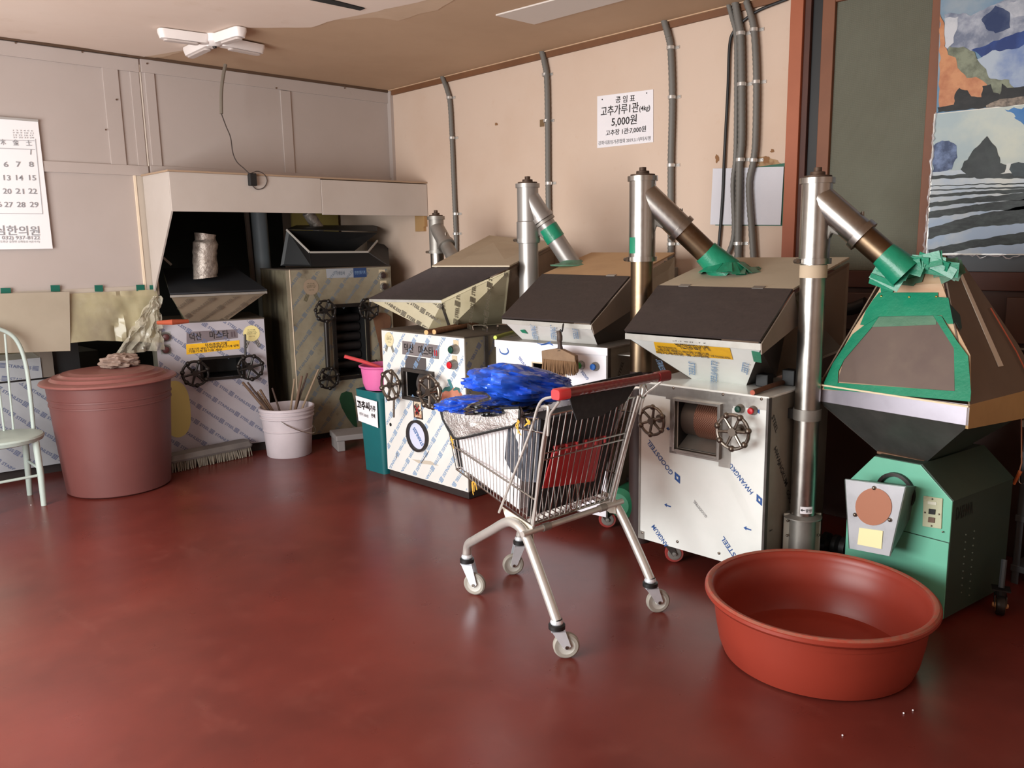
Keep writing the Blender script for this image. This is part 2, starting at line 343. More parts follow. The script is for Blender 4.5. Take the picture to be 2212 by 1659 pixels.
tag(MB().box(XR - .03, XR, HY + .02, HY + .14, 1.72, 1.86).build('wood_block', mat('raw_batten', (0, 0, 0))), 'small raw wood block on the peach wall under the hood end', 'wood block')
# ------------------------------------------------------------------ door in the right wall
dr = thing('door_1', None, None, loc=(0, 0, 0)); dr['kind'] = 'structure'; del_ = None
orange = mat('orange_brown_paint', s(168, 94, 62), .55, var=[(2, s(150, 80, 52), .4, .7, .6)]); dbrown = mat('dark_brown_paint', s(84, 46, 34), .6, var=[(3, s(64, 36, 28), .4, .7, .6)])
mbrown = mat('mid_brown_paint', s(124, 76, 50), .6, var=[(2.5, s(104, 62, 42), .4, .7, .6)])
mesh_m = mat('grey_green_screen', s(104, 104, 90), .8, var=[(2, s(92, 90, 76), .4, .7, .6)])
_nt = mesh_m.node_tree; _w = _nt.nodes.new('ShaderNodeTexVoronoi'); _w.inputs['Scale'].default_value = 110; _w.distance = 'CHEBYCHEV'; _w.inputs['Randomness'].default_value = 0
_tc = _nt.nodes.new('ShaderNodeTexCoord'); _bp = _nt.nodes.new('ShaderNodeBump'); _bp.inputs['Strength'].default_value = .8; _bp.inputs['Distance'].default_value = .006
_nt.links.new(_tc.outputs['Object'], _w.inputs['Vector']); _nt.links.new(_w.outputs['Distance'], _bp.inputs['Height']); _nt.links.new(_bp.outputs[0], _nt.nodes['Principled BSDF'].inputs['Normal'])
_tc = {}
def yr(x, y=300): return -WR.W(x, y).x
def wbox(ya, yb_, z0, z1, t, m, nm, par=dr): return MB().box(XR - t, XR - .001, min(ya, yb_), max(ya, yb_), z0, z1).build(nm, m, par, bevel=.003)
ya, yb_, yc, yd, ye, yf, yg = [yr(x) for x in (1706, 1733, 1746, 1771, 1797, 2001, 2021)]
wbox(ya, yb_, .0, ZC, .05, orange, 'door_post'); wbox(yb_, yc, 0, ZC, .03, dbrown, 'door_rebate')
wbox(yc, yd, 0, ZC, .006, black, 'door_gap'); wbox(yd, ye, 1.42, ZC, .035, mbrown, 'door_stile')
wbox(ye, yf, 1.42, 2.86, .012, mesh_m, 'screen_panel'); wbox(yf, yg - .1, 1.2, ZC, .036, mbrown, 'door_stile')
wbox(ye, yf, 2.84, ZC, .034, mbrown, 'door_rail'); wbox(yd, yg - 1.2, 1.33, 1.42, .04, dbrown, 'door_rail')
wbox(yd, yg - 1.5, 0, 1.33, .02, mat('dark_wood_panel', s(74, 50, 42), .6, var=[(3, s(56, 38, 33), .4, .7, .6)]), 'lower_panel')
wbox(yd - .02, yd - .55, 1.10, 1.30, .045, mat('dark_panel_moulding', s(88, 62, 52), .5), 'panel_moulding')
wbox(yd - 1.0, yd - 1.6, 1.08, 1.30, .045, mat('dark_panel_moulding', (0, 0, 0)), 'panel_moulding'); wbox(yg, yg - 1.4, 1.42, ZC, .02, mat('greyblue_door_glass', s(70, 74, 80), .5), 'screen_panel')
wbox(yd - .9, yd - 1.5, 1.05, 1.06, .06, steel_dull, 'panel_ledge')
# ------------------------------------------------------------------ conduits on the peach wall
def wpt(x, y, d=.03): p = WR.W(x, y, -d); return Vector((XR + p.y, -p.x, p.z))
def conduit(px, r, label, clips, m=conduit_m, d=.03, group=None, wave=True, name='conduit', ends=()):
    t = thing(name, label, 'conduit' if name == 'conduit' else 'cable', loc=wpt(*px[-1], 0), group=group); o = t.location.copy()
    P = [wpt(x, y, d) - o for x, y in px]; P = bez(P, 10)
    if wave:
        Q = []; 
        for i in range(len(P) - 1):
            n = max(1, int((P[i + 1] - P[i]).length / .012))
            for k in range(n): Q.append(P[i].lerp(P[i + 1], k / n))
        Q.append(P[-1]); MB().tube(Q, [r * (1.06 if i % 2 else .93) for i in range(len(Q))], 10).build('flexible_pipe', m, t, smooth=True)
    else: MB().tube(P, r, 8).build('flexible_pipe', m, t, smooth=True)
    for x, y, sd in clips:
        p = wpt(x, y, d) - o; b = MB().lathe([(r + .001, -.011), (r + .004, -.009), (r + .004, .009), (r + .001, .011)], p, 14)
        b.box(p.x + d - .006, p.x + d - .002, p.y - r - .03, p.y + r, p.z - .009, p.z + .009); b.cyl((p.x + d - .011, p.y - r - .02, p.z), (p.x + d - .004, p.y - r - .02, p.z), .005, n=8)
        b.build('pipe_clip', mat('bright_clip', s(214, 212, 208), .3, .6), t, smooth=True)
    return t
conduit([(955, 165), (966, 195), (972, 225), (977, 320), (981, 420), (985, 520), (984, 600)], .019, 'grey conduit on the peach wall nearest the hood', [(970, 211, 1), (976, 298, 1), (984, 462, 1), (984, 505, 1)])
conduit([(1170, 108), (1176, 135), (1181, 170), (1183, 262), (1184, 400), (1186, 520)], .021, 'grey conduit on the peach wall behind the taped pipe', [(1178, 161, 1), (1181, 261, 1), (1185, 396, 1)])
conduit([(1434, 42), (1443, 75), (1449, 110), (1452, 220), (1449, 360), (1449, 540), (1447, 585)], .021, 'grey conduit running down right of the price sign into a plastic box', [(1448, 103, 1), (1451, 210, 1), (1449, 357, 1), (1449, 527, 1)])
conduit([(1588, 4), (1594, 40), (1600, 80), (1602, 180), (1602, 300), (1598, 350), (1596, 450), (1594, 565)], .022, 'thick grey conduit in front of the white board, middle of three', [(1600, 72, 1), (1602, 182, 1), (1599, 345, 1), (1594, 526, 1)], d=.035)
conduit([(1572, 4), (1582, 40), (1590, 80), (1591, 180), (1590, 300), (1588, 350), (1583, 400), (1585, 505), (1568, 560)], .014, 'thin grey conduit strapped left of the thick one before the white board', [], d=.03)
conduit([(1612, 2), (1624, 40), (1630, 80), (1634, 175), (1632, 300), (1627, 350), (1618, 400), (1624, 500), (1628, 565)], .019, 'grey conduit in front of the white board nearest the door post', [(1628, 64, 1), (1633, 177, 1), (1627, 346, 1)], d=.035)
conduit([(1700, -2), (1640, 22), (1606, 45), (1585, 68), (1576, 100), (1572, 200), (1565, 330), (1560, 440), (1550, 560)], .009, 'black cable looping down the peach wall before the white board', [], black, d=.02, wave=False, name='cable')
bx = thing('junction_box', 'pale plastic conduit box low on the wall under the conduit', 'junction box', loc=wpt(1449, 590, 0))
MB().box(-.07, 0, -.06, .06, -.1, .04).build('box_body', mat('grey_box_plastic', s(150, 150, 146), .5), bx, bevel=.006)
MB().cyl((-.03, 0, .04), (-.03, 0, .08), .028, n=12).build('gland', mat('grey_box_plastic', (0, 0, 0)), bx, smooth=True)
# ------------------------------------------------------------------ paper and boards on the peach wall
def quad_on(F, px, d=.0): return [F.W(x, y, -d) for x, y in px]
sg = thing('price_sign', 'white paper price list with black Korean lettering on the peach wall', 'sign', WR)
MB().plate(quad_on(WR, [(1290, 208), (1411, 193), (1411, 307), (1290, 320)], .004), .0015).build('sheet', paper, sg)
def lines_on(par, F, rows, m, d=.0062, nm='lettering', bold=.01):
    for txt, a, b, h in rows:            # from pixel a (baseline start) to pixel b (baseline end), height in pixels
        A, B = F.W(*a, -d), F.W(*b, -d); T = F.W(a[0], a[1] - h, -d); L = (B - A).length; H = (T - A).length / .74
        w0 = glyphs(txt, bold)[2]; ang = math.atan2(B.z - A.z, B.x - A.x); mb = MB()
        write(mb, txt, (A.x, A.z), H, ang, lambda x, y: (x, -d, y), L / (w0 * H), bold); o = mb.build(nm, m, par)
    return o
lines_on(sg, WR, [('공 임 표', (1329, 222), (1371, 218), 12), ('고추가루1관', (1297, 250), (1379, 240), 17), ('(4kg)', (1380, 240), (1404, 237), 11),
                  ('5,000원', (1320, 272), (1375, 266), 17), ('고추장 1관:7,000원', (1308, 293), (1395, 283), 10)], ink_k)
lines_on(sg, WR, [('강화식품임가공협회 2019.3.1부터시행', (1292, 313), (1405, 302), 7)], ink_g, nm='small_lettering')
for x, y in ((1301, 215), (1397, 201)): p = WR.W(x, y, -.006); MB().cyl((p.x, -.008, p.z), (p.x, -.005, p.z), .004, n=8).build('pin', blackm, sg)
wbd = thing('wall_board', 'blank glossy white board with green backing behind conduits', 'board', WR)
MB().plate(quad_on(WR, [(1548, 372), (1698, 352), (1692, 488), (1545, 487)], .003), .003).build('backing', mat('green_card', s(20, 92, 70), .5), wbd)
MB().plate(quad_on(WR, [(1540, 364), (1693, 360), (1686, 486), (1534, 485)], .012), .002).build('glossy_sheet', mat('laminated_white', s(214, 214, 222), .12, coat=.8, bump=(6, .25, .02)), wbd)
stn = MB()
def blob(mb, F, cx, cy, rx, ry, d=.002, seed=0, n=22, rough=.35):
    c = F.W(cx, cy, -d); e = F.W(cx + rx, cy, -d); f_ = F.W(cx, cy + ry, -d); pts = []
    for i in range(n):
        a = 2 * math.pi * i / n; k = 1 + rough * noise.noise(Vector((math.cos(a) * 2, math.sin(a) * 2, seed * 5.3))) * 2
        p = c + (e - c) * math.cos(a) * k + (f_ - c) * math.sin(a) * k; pts.append(p)
    mb.flat(pts)
dmg = thing('wall_damage', 'flaked brown patch in the peach paint above the white board', 'damage', WR)
mb = MB(); blob(mb, WR, 1660, 352, 32, 14, seed=2, rough=.5); mb.build('bare_patch', mat('flaked_plaster', s(170, 140, 106), .9, var=[(20, s(118, 76, 46), .5, .7, .8)]), dmg)
for a_ in ((1549, 343, 4, 9, .002, 3), (1668, 326, 4, 4, .002, 5), (1653, 345, 9, 7, .003, 4)): mb = MB(); blob(mb, WR, *a_); mb.build('bare_spot', mat('bare_brown_spot', s(140, 100, 66), .9), dmg)
mb = MB(); blob(mb, WR, 1072, 268, 3, 3, seed=6); tag(mb.build('wall_nick', mat('bare_brown_spot', (0, 0, 0)), dmg))
wp = thing('wall_plate', 'tiny brown fixing plate beside the second conduit', 'plate', WR); MB().plate(quad_on(WR, [(1166, 259), (1176, 257), (1175, 273), (1166, 274)], .004), .004).build('plate', mat('aged_plate', s(122, 96, 66), .6), wp)
# ------------------------------------------------------------------ posters by the door
def flatp(par, F, px, m, d, nm='print_shape', jit=0, seed=0):
    P = [F.W(x, y, -d) for x, y in px]
    if jit:
        Q = []
        for i in range(len(P)):
            a, b = P[i], P[(i + 1) % len(P)]; n = max(1, int((b - a).length / .012))
            for k in range(n):
                p = a.lerp(b, k / n); o = noise.noise_vector(p * 30 + Vector((seed, 0, 0))) * jit * (k > 0); Q.append(Vector((p.x + o.x, p.y, p.z + o.z)))
        P = Q
    return MB().flat(P).build(nm, m, par)
def pm(n, c, c2=None, sc=5, st=None, lo=.4, hi=.65):
    return mat(n, c, .42, var=[(sc, c2, lo, hi, .9) + ((st,) if st else ())] if c2 else None, spec=.25, bump=(7, .1, .01))
p1 = thing('mountain_poster', 'upper glossy poster of blue mountains, clouds and orange rocks', 'poster', WR)
MB().plate(quad_on(WR, [(2034, -40), (2023, 246), (2420, 202), (2470, -120)], .05), .003).build('sheet', pm('poster_sky', s(96, 132, 160), s(150, 160, 168), 3), p1)
flatp(p1, WR, [(2040, 30), (2080, 28), (2098, 34), (2120, 22), (2165, 2), (2300, -30), (2420, -20), (2420, 60), (2100, 110), (2045, 112), (2042, 70)], pm('poster_mountain', s(110, 118, 138), s(186, 190, 200), 9), .0545, jit=.012)
flatp(p1, WR, [(2040, 40), (2070, 36), (2060, 92), (2040, 110)], pm('poster_cloud', s(196, 198, 204), s(160, 166, 176), 9), .055, jit=.008)
flatp(p1, WR, [(2120, 42), (2150, 12), (2180, 26), (2182, 60), (2150, 72), (2130, 62)], pm('poster_shadow', s(36, 52, 92), s(70, 82, 112), 9), .0555, jit=.01)
flatp(p1, WR, [(2155, 8), (2200, 0), (2300, -20), (2300, 20), (2190, 38), (2170, 20)], pm('poster_cloud2', s(196, 198, 204), s(140, 146, 160), 8), .0555, jit=.01)
flatp(p1, WR, [(2098, 108), (2212, 66), (2420, 30), (2420, 110), (2200, 112), (2120, 124)], pm('poster_blue', s(30, 52, 110), s(52, 82, 150), 6), .056, jit=.008)
flatp(p1, WR, [(2110, 128), (2150, 108), (2200, 104), (2300, 60), (2420, 40), (2420, 200), (2150, 190)], pm('poster_mist', s(166, 178, 192), s(90, 116, 170), 5), .0565, jit=.01)
flatp(p1, WR, [(2040, 118), (2050, 100), (2075, 102), (2100, 110), (2120, 140), (2140, 170), (2180, 172), (2200, 200), (2130, 225), (2060, 180)], pm('poster_rock', s(130, 136, 116), s(84, 88, 74), 22), .057, jit=.012)
flatp(p1, WR, [(2031, 30), (2040, 55), (2040, 100), (2048, 118), (2064, 124), (2072, 150), (2088, 168), (2108, 166), (2132, 182), (2126, 205), (2110, 226), (2028, 236)], pm('poster_orange', s(196, 138, 98), s(168, 104, 72), 14), .0575, jit=.008)
flatp(p1, WR, [(2025, 232), (2060, 226), (2062, 205), (2072, 190), (2090, 195), (2098, 208), (2120, 210), (2122, 186), (2140, 182), (2146, 200), (2160, 204), (2164, 180), (2176, 190), (2215, 186), (2400, 150), (2420, 205), (2026, 243)], pm('poster_black', s(16, 16, 18), s(32, 30, 30), 20), .058, jit=.006)
flatp(p1, WR, [(2130, 228), (2160, 214), (2212, 208), (2400, 190), (2420, 204), (2130, 233)], pm('poster_gravel', s(140, 126, 112), s(70, 62, 56), 50), .0585, jit=.004)
p2 = thing('tree_poster', 'lower glossy poster of a snowy field with a dark pointed tree', 'poster', WR)
MB().plate(quad_on(WR, [(2018, 246), (2000, 550), (2470, 552), (2470, 196)], .052), .003).build('sheet', mat('poster_margin', s(214, 208, 196), .3, coat=.6), p2)
flatp(p2, WR, [(2020, 247), (2011, 392), (2460, 380), (2460, 200)], pm('field_sky', s(160, 176, 180), s(196, 200, 186), 3), .0555)
flatp(p2, WR, [(2170, 236), (2212, 272), (2460, 300), (2460, 200)], pm('field_blue', s(30, 96, 160), s(70, 124, 176), 3), .056, jit=.02)
flatp(p2, WR, [(2013, 380), (2016, 316), (2030, 306), (2050, 304), (2066, 314), (2068, 340), (2056, 366)], pm('field_far_tree', s(44, 60, 96), s(120, 140, 180), 16), .0565, jit=.012)
flatp(p2, WR, [(2013, 372), (2080, 366), (2150, 356), (2212, 350), (2460, 340), (2460, 550), (2002, 547)], pm('field_snow', s(160, 180, 204), s(206, 208, 200), 4), .057, jit=.004)
flatp(p2, WR, [(2075, 366), (2083, 348), (2090, 345), (2104, 322), (2112, 316), (2132, 294), (2140, 306), (2150, 316), (2156, 335), (2160, 352), (2174, 356), (2170, 372), (2136, 384), (2110, 386), (2090, 378)], pm('field_tree', s(20, 27, 28), s(38, 46, 44), 20), .058, jit=.006)
flatp(p2, WR, [(2180, 366), (2184, 354), (2200, 350), (2215, 352), (2260, 346), (2260, 380), (2190, 382)], pm('field_tree2', s(28, 42, 48), s(46, 62, 66), 20), .058, jit=.008)
dk = pm('field_furrow', s(18, 23, 25), s(50, 60, 58), 26, (1, 1, 3))
for i, (yl, yr_, h) in enumerate(((384, 380, 10), (402, 396, 3), (412, 405, 4), (424, 412, 8), (444, 424, 14), (466, 440, 20), (506, 462, 34), (548, 512, 22))):
    flatp(p2, WR, [(2012 - i, yl - h * .4), (2110, (yl + yr_) / 2 - h * .6), (2212, yr_ - h * .5), (2460, yr_ - 40 - h * .5), (2460, yr_ - 36 + h * .6), (2212, yr_ + h * .6), (2110, (yl + yr_) / 2 + h * .2), (2010 - i, yl + h * .3)], dk, .0575, jit=.006, seed=i)
wr_ = MB(); P0, P1 = wpt(2021, 243, .06), wpt(1997, 552, .06); Q = []
for i in range(40):
    p = P0.lerp(P1, i / 39); Q.append(p + Vector((random.uniform(-.004, .004), random.uniform(-.004, .008), 0)))
wr_.tube(Q, [random.uniform(.002, .008) for _ in Q], 6); Q = [wpt(1997 + i * 8, 553 + random.uniform(-3, 6), .06) for i in range(32)]; wr_.tube(Q, [random.uniform(.001, .004) for _ in Q], 6)
clear = mat('clear_film', s(225, 220, 225), .12, alpha=.35, coat=1.)
o = wr_.build('film_wrap', clear, None, smooth=True); tag(o, 'crumpled clear film along the edge of the lower tree poster', 'plastic film')
# ------------------------------------------------------------------ grinders
FM4 = Fr(3.174, 2.383, -88.4); FM3 = Fr(3.195, 3.444, -82); FM2 = Fr(3.21, 4.61, -88.5); FML = Fr(2.267, 6.171, -17.4); FMB = Fr(3.251, 5.965, -8.4); FMI = Fr(3.53, 1.49, -99)
def pl(off=.0): return lambda a, b: (a, -off, b)
def hole_plate(mb, u0, u1, v0, v1, h, w0, w1):
    a, b, c, d = h
    mb.box(u0, a, w0, w1, v0, v1); mb.box(b, u1, w0, w1, v0, v1); mb.box(a, b, w0, w1, v0, c); mb.box(a, b, w0, w1, d, v1); return mb
def cabinet(F, name, label, wd_, vb, vt, dep, hole, fm, sm, tm, left=None):
    t = thing(name, label, 'machine', F)
    b = MB(); th = .006
    b.box(0, th, .004, dep, vb, vt); b.box(wd_ - th, wd_, .004, dep, vb, vt); b.box(0, wd_, dep - th, dep, vb, vt); b.box(0, wd_, .004, dep, vb, vb + th)
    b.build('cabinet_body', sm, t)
    MB().box(-.004, wd_ + .004, -.006, dep, vt - .004, vt + .006).build('top_plate', tm, t, bevel=.002)
    hole_plate(MB(), 0, wd_, vb, vt - .004, hole, -.004, .004).build('front_panel', fm, t)
    c = MB(); h = hole; d2 = .3
    c.box(h[0] - .01, h[0], .004, d2, h[2] - .01, h[3] + .01); c.box(h[1], h[1] + .01, .004, d2, h[2] - .01, h[3] + .01)
    c.box(h[0], h[1], .004, d2, h[2] - .01, h[2]); c.box(h[0], h[1], .004, d2, h[3], h[3] + .01); c.box(h[0] - .01, h[1] + .01, d2, d2 + .01, h[2] - .01, h[3] + .01)
    c.build('feed_cavity', black, t)
    return t
def frame_bars(t, hole, m, bw=.018, out=.022, bot=True, top=True):
    a, b, c, d = hole; fb = MB(); w0, w1 = -out, -.004
    fb.box(a - bw, a, w0, w1, c - bw, d + bw * top); fb.box(b, b + bw, w0, w1, c - bw, d + bw * top)
    fb.box(a, b, w0, w1, c - bw, c)
    if top: fb.box(a, b, w0, w1, d, d + bw)
    return fb.build('opening_frame', m, t, bevel=.0015)
def wheel(t, u, v, r, w=-.08, m=iron, knobs=7, spokes=5, a0=.2, w_in=-.004, rod=None, nm='handwheel'):
    mb = MB(); c = Vector((u, w, v)); n = 28
    mb.tube([c + Vector((r * math.cos(2 * math.pi * i / n), 0, r * math.sin(2 * math.pi * i / n))) for i in range(n)], r * .11, 8, closed=True)
    for i in range(spokes):
        a = a0 + 2 * math.pi * i / spokes; mb.cyl(c + Vector((0, .004, 0)), c + Vector((r * .97 * math.cos(a), 0, r * .97 * math.sin(a))), r * .11, r * .085, 8)
    mb.cyl(c + Vector((0, -.012, 0)), c + Vector((0, .014, 0)), r * .25, n=16); mb.cyl(c + Vector((0, .014, 0)), (u, w_in, v), r * .13, n=12); mb.cyl((u, w_in - .02, v), (u, w_in, v), r * .3, n=14)
    o = mb.build(nm, m, t, smooth=True); km = None
    for i in range(knobs):
        a = a0 + .1 + 2 * math.pi * i / knobs
        if km is None: k = MB().ball((0, 0, 0), r * .2, 10).build('knob', m, o, smooth=True); km = k
        else: k = km.copy(); COL.objects.link(k); k.parent = o
        k.location = c + Vector((r * math.cos(a), -.002, r * math.sin(a)))
    if rod: MB().cyl((u + rod[0], w - .005, v - r), (u + rod[0] + rod[2], w - .005, v - r - rod[1]), .007, n=8).build('turning_rod', m, o, smooth=True)
    return o
def button(t, u, v, m, r=.016, nm='push_button', base=True, out=.0):
    p = MB().lathe([(r * 1.45, -.005), (r * 1.45, -.012), (r * 1.1, -.03 - out)], (u, 0, v), 20, 'Y'); o = p.build(nm, steel_dull, t, smooth=True)
    MB().lathe([(r, -.028 - out), (r, -.036 - out), (r * .85, -.039 - out), (1e-5, -.040 - out)], (u, 0, v), 20, 'Y').build('button_cap', m, o, smooth=True)
    return o
def screws(t, pts, m=iron, r=.006):
    for u, v in pts: MB().lathe([(r, -.004), (r, -.007), (r * .5, -.0095), (1e-5, -.010)], (u, 0, v), 10, 'Y').build('screw', m, t, smooth=True)
def medal(t, F, x, y, rpx, col=(222, 208, 168), ribbon=True):
    c = F.W(x, y, 0); e = F.W(x, y - rpx, 0); r = (e - c).length; pts = []
    m = mat('medal_gold_%d' % col[0], s(*col), .5); ln = mat('medal_print', s(120, 96, 60), .5)
    for i in range(64): a = 2 * math.pi * i / 64; k = r * (1.0 if i % 2 else .92); pts.append((c.x + k * math.cos(a), -.0062, c.z + k * math.sin(a)))
    o = MB().plate(pts, .0004).build('award_sticker', m, t)
    mb = MB()
    for i, (tx, q) in enumerate((('특허품', .36), ('수상제품 마스타', .16), ('고추분쇄기 기계', .02), ('품질우수 상품', -.12), ('덕산기계', -.42))):
        w0 = glyphs(tx)[2]; h = r * .16; wdt = r * (1.2, 1.3, 1.5, 1.3, .8)[i] * .8; write(mb, tx, (c.x - wdt / 2, c.z + q * r), h, 0, pl(.0072), wdt / (w0 * h))
    if ribbon:
        for sgn in (-1, 1):
            for k in range(3):
                a = math.radians(-90 + sgn * 24); d = Vector((math.cos(a), math.sin(a), 0)); n = Vector((-d.y, d.x, 0)); o_ = Vector((c.x + sgn * r * .45, c.z - r * .8, 0)) + n * (k - 1) * r * .16
                q = [o_ - n * r * .04, o_ + n * r * .04, o_ + n * r * .04 + d * r * .95, o_ - n * r * .04 + d * r * .95]; mb.add([(p.x, -.0062, p.y) for p in q], [(0, 1, 2, 3)])
    mb.build('sticker_print', mat('medal_green_print', s(92, 88, 66), .5), o)
def label(t, F, px, m, rows=(), inkm=None, nm='label_plate', th=.002, off=.005):
    o = MB().plate([F.W(x, y, -off) for x, y in px], th).build(nm, m, t)
    if rows: lines_on(o, F, rows, inkm, d=off + th + .0012)
    return o
def hopper(t, lid, bot, lip, v_rim, fm, sm, lm=lid_m, board=None, bm=None, front_strip=True, lid_t=.012):
    """lid: FL, FR, BR, BL of the sloping lid; bot: four points on the cabinet top; board: back right and back left of the top board"""
    FL, FR, BR, BL = [Vector(p) for p in lid]; bfl, bfr, bbr, bbl = [Vector(p) for p in bot]; dn = Vector((0, 0, -lip))
    lb = MB(); nn = (FR - FL).cross(BL - FL).normalized() * lid_t; N_ = 8 if abs((BR - FL).dot((FR - FL).cross(BL - FL).normalized())) > .004 else 1
    G_ = [(FL * (1 - i / N_) + FR * i / N_) * (1 - j / N_) + (BL * (1 - i / N_) + BR * i / N_) * j / N_ for j in range(N_ + 1) for i in range(N_ + 1)]; w_ = N_ + 1
    fs = [(j * w_ + i, j * w_ + i + 1, (j + 1) * w_ + i + 1, (j + 1) * w_ + i) for j in range(N_) for i in range(N_)]; k_ = len(G_)
    edge = [i for i in range(w_)] + [j * w_ + N_ for j in range(1, w_)] + [N_ * w_ + i for i in range(N_ - 1, -1, -1)] + [j * w_ for j in range(N_ - 1, 0, -1)]
    lb.add(G_ + [p + nn for p in G_], [f[::-1] for f in fs] + [tuple(i + k_ for i in f) for f in fs] + [(edge[i], edge[(i + 1) % len(edge)], edge[(i + 1) % len(edge)] + k_, edge[i] + k_) for i in range(len(edge))]); lb.build('lid', lm, t, smooth=N_ > 1)
    ins = (FR - FL).normalized() * .012; bk = (BL - FL); bk.z = 0; bk = bk.normalized() * .02
    a, b = FL + ins + bk + dn, FR - ins + bk + dn
    MB().plate([a, b, bfr, bfl], .004).build('front_plate', fm, t)
    rb = BR + Vector((0, 0, -.02)); rl = BL + Vector((0, 0, -.02))
    if board: rb2, rl2 = Vector(board[0]), Vector(board[1])
    else: rb2, rl2 = rb, rl
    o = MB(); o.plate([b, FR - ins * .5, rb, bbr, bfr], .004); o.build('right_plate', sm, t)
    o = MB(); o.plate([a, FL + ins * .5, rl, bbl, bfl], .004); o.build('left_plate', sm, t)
    if board:
        MB().plate([rb, rb2 - Vector((0, 0, .02)), Vector((rb2.x, rb2.y, bbr.z + .12)), bbr], .008).build('rear_side_board', bm[1], t)
        MB().plate([rl, rl2 - Vector((0, 0, .02)), Vector((rl2.x, rl2.y, bbl.z + .12)), bbl], .008).build('rear_side_board', bm[1], t)
        MB().plate([BL, BR, rb2, rl2], .010).build('top_board', bm[0], t, bevel=.002)
    if front_strip:
        ev = (FR - FL).normalized(); 
        MB().prism([FL + dn * .2, FR + dn * .2, FR + dn, FL + dn], bk * .25).build('rim_strip', steel_dull, t)
def hinge(t, c, u, back, m=steel_dull):
    c = Vector(c); u = Vector(u).normalized(); back = Vector(back).normalized()
    MB().plate([c - u * .028 - back * .012, c + u * .028 - back * .012, c + u * .028 + back * .014, c - u * .028 + back * .014], .003).build('hinge', m, t)
def caster(t, u, w, r=.05, top=.12, ang=0, fm=frame_dark, wm=None, name='caster', hub=steel_dull):
    wm = wm or mat('red_caster_tyre', s(150, 50, 44), .6, var=[(14, s(100, 70, 62), .5, .7, .7)])
    o = MB(); o.box(-.035, .035, -.03, .03, top - .006, top); o.cyl((0, 0, top - .03), (0, 0, top - .006), .022, n=14)
    for sx_ in (-1, 1): o.prism([(sx_ * .02, -.022, top - .03), (sx_ * .02, .022, top - .03), (sx_ * .02, .038, r), (sx_ * .02, .02, r - .014)], (sx_ * .004, 0, 0))
    o = o.build(name, fm, t); o.location = (u, w, 0); o.rotation_euler = (0, 0, ang)
    MB().lathe([(r * .3, -.016), (r * .92, -.016), (r, -.011), (r, .011), (r * .92, .016), (r * .3, .016)], (0, .026, r), 24, 'X').build('wheel', wm, o, smooth=True)
    MB().lathe([(r * .7, -.018), (r * .66, -.0185), (r * .3, -.017), (r * .2, -.03), (1e-5, -.031)], (0, .026, r), 20, 'X').build('hub', hub, o, smooth=True)
    MB().lathe([(r * .7, .018), (r * .66, .0185), (r * .3, .017), (r * .2, .03), (1e-5, .031)], (0, .026, r), 20, 'X').build('hub', hub, o, smooth=True)
    return o
copper_mesh = mat('copper_mesh_roller', s(142, 100, 80), .45, .5)
_nt = copper_mesh.node_tree; _v = _nt.nodes.new('ShaderNodeTexChecker'); _v.inputs['Scale'].default_value = 180; _v.inputs['Color1'].default_value = s(152, 112, 92) + (1,); _v.inputs['Color2'].default_value = s(104, 62, 50) + (1,)
_c = _nt.nodes.new('ShaderNodeTexCoord'); _nt.links.new(_c.outputs['Object'], _v.inputs['Vector']); _nt.links.new(_v.outputs['Color'], _nt.nodes['Principled BSDF'].inputs['Base Color'])

# ---- the big white grinder beside the tub (nearest)
F = FM4; q = lambda x, y, w=-.004: F.W(x, y, w)
h0, h1 = q(1464, 866), q(1553, 980); hole = (h0.x, h1.x, q(1462, 967).z, (h0.z + q(1554, 876).z) / 2)
W4, B4, T4 = .67, .12, .92
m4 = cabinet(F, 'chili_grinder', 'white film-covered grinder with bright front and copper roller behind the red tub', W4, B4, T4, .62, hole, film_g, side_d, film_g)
ts = MB(); ts.box(0, W4, -.007, -.004, T4 - .055, T4 - .002); ts.box(hole[0] - .065, hole[1] + .065, -.007, -.004, hole[3] + .0, T4 - .055)
ts.box(hole[0] - .04, hole[0] - .001, -.007, -.004, hole[2] - .03, hole[3]); ts.box(hole[1] + .001, hole[1] + .06, -.007, -.004, hole[2] - .05, hole[3]); ts.box(hole[0] - .04, hole[1] + .001, -.007, -.004, hole[2] - .03, hole[2]); ts.build('steel_trim', steel, m4)
MB().box(-.005, .004, -.008, .02, B4, T4).build('corner_edge', steel_dull, m4); MB().box(W4 - .006, W4 + .005, -.008, .02, B4, T4).build('corner_edge', frame_dark, m4); MB().box(0, .03, -.008, -.004, B4, B4 + .04).build('corner_patch', steel_dull, m4)
frame_bars(m4, hole, steel, .014, .03)
ra = Vector(((hole[0] + hole[1]) / 2 - .01, .11, (hole[2] + hole[3]) / 2 + .02))
MB().cyl((hole[0] + .075, ra.y, ra.z), (hole[1] - .002, ra.y, ra.z), .095, n=40).build('roller', copper_mesh, m4, smooth=True)
MB().cyl((hole[0], ra.y, ra.z), (hole[0] + .074, ra.y, ra.z), .088, n=32).build('roller_end', mat('dull_roller', s(96, 84, 76), .5, .5), m4, smooth=True)
MB().plate([(hole[0], .01, hole[2] + .0), (hole[1], .01, hole[2]), (hole[1], .1, hole[2] + .05), (hole[0], .1, hole[2] + .05)], .003).build('chute_plate', steel_dull, m4)
c = F.W(1408, 909, -.085); wheel(m4, c.x, c.z, .068, -.085, knobs=6, spokes=6, a0=.35); c = F.W(1583, 933, -.09); wheel(m4, c.x, c.z, .076, -.09, knobs=7, spokes=6, a0=.1)
for x, y, m_ in ((1594, 884, dgreen_p), (1622, 888, red_p)): c = F.W(x, y, -.03); button(m4, c.x, c.z, m_, .0145)
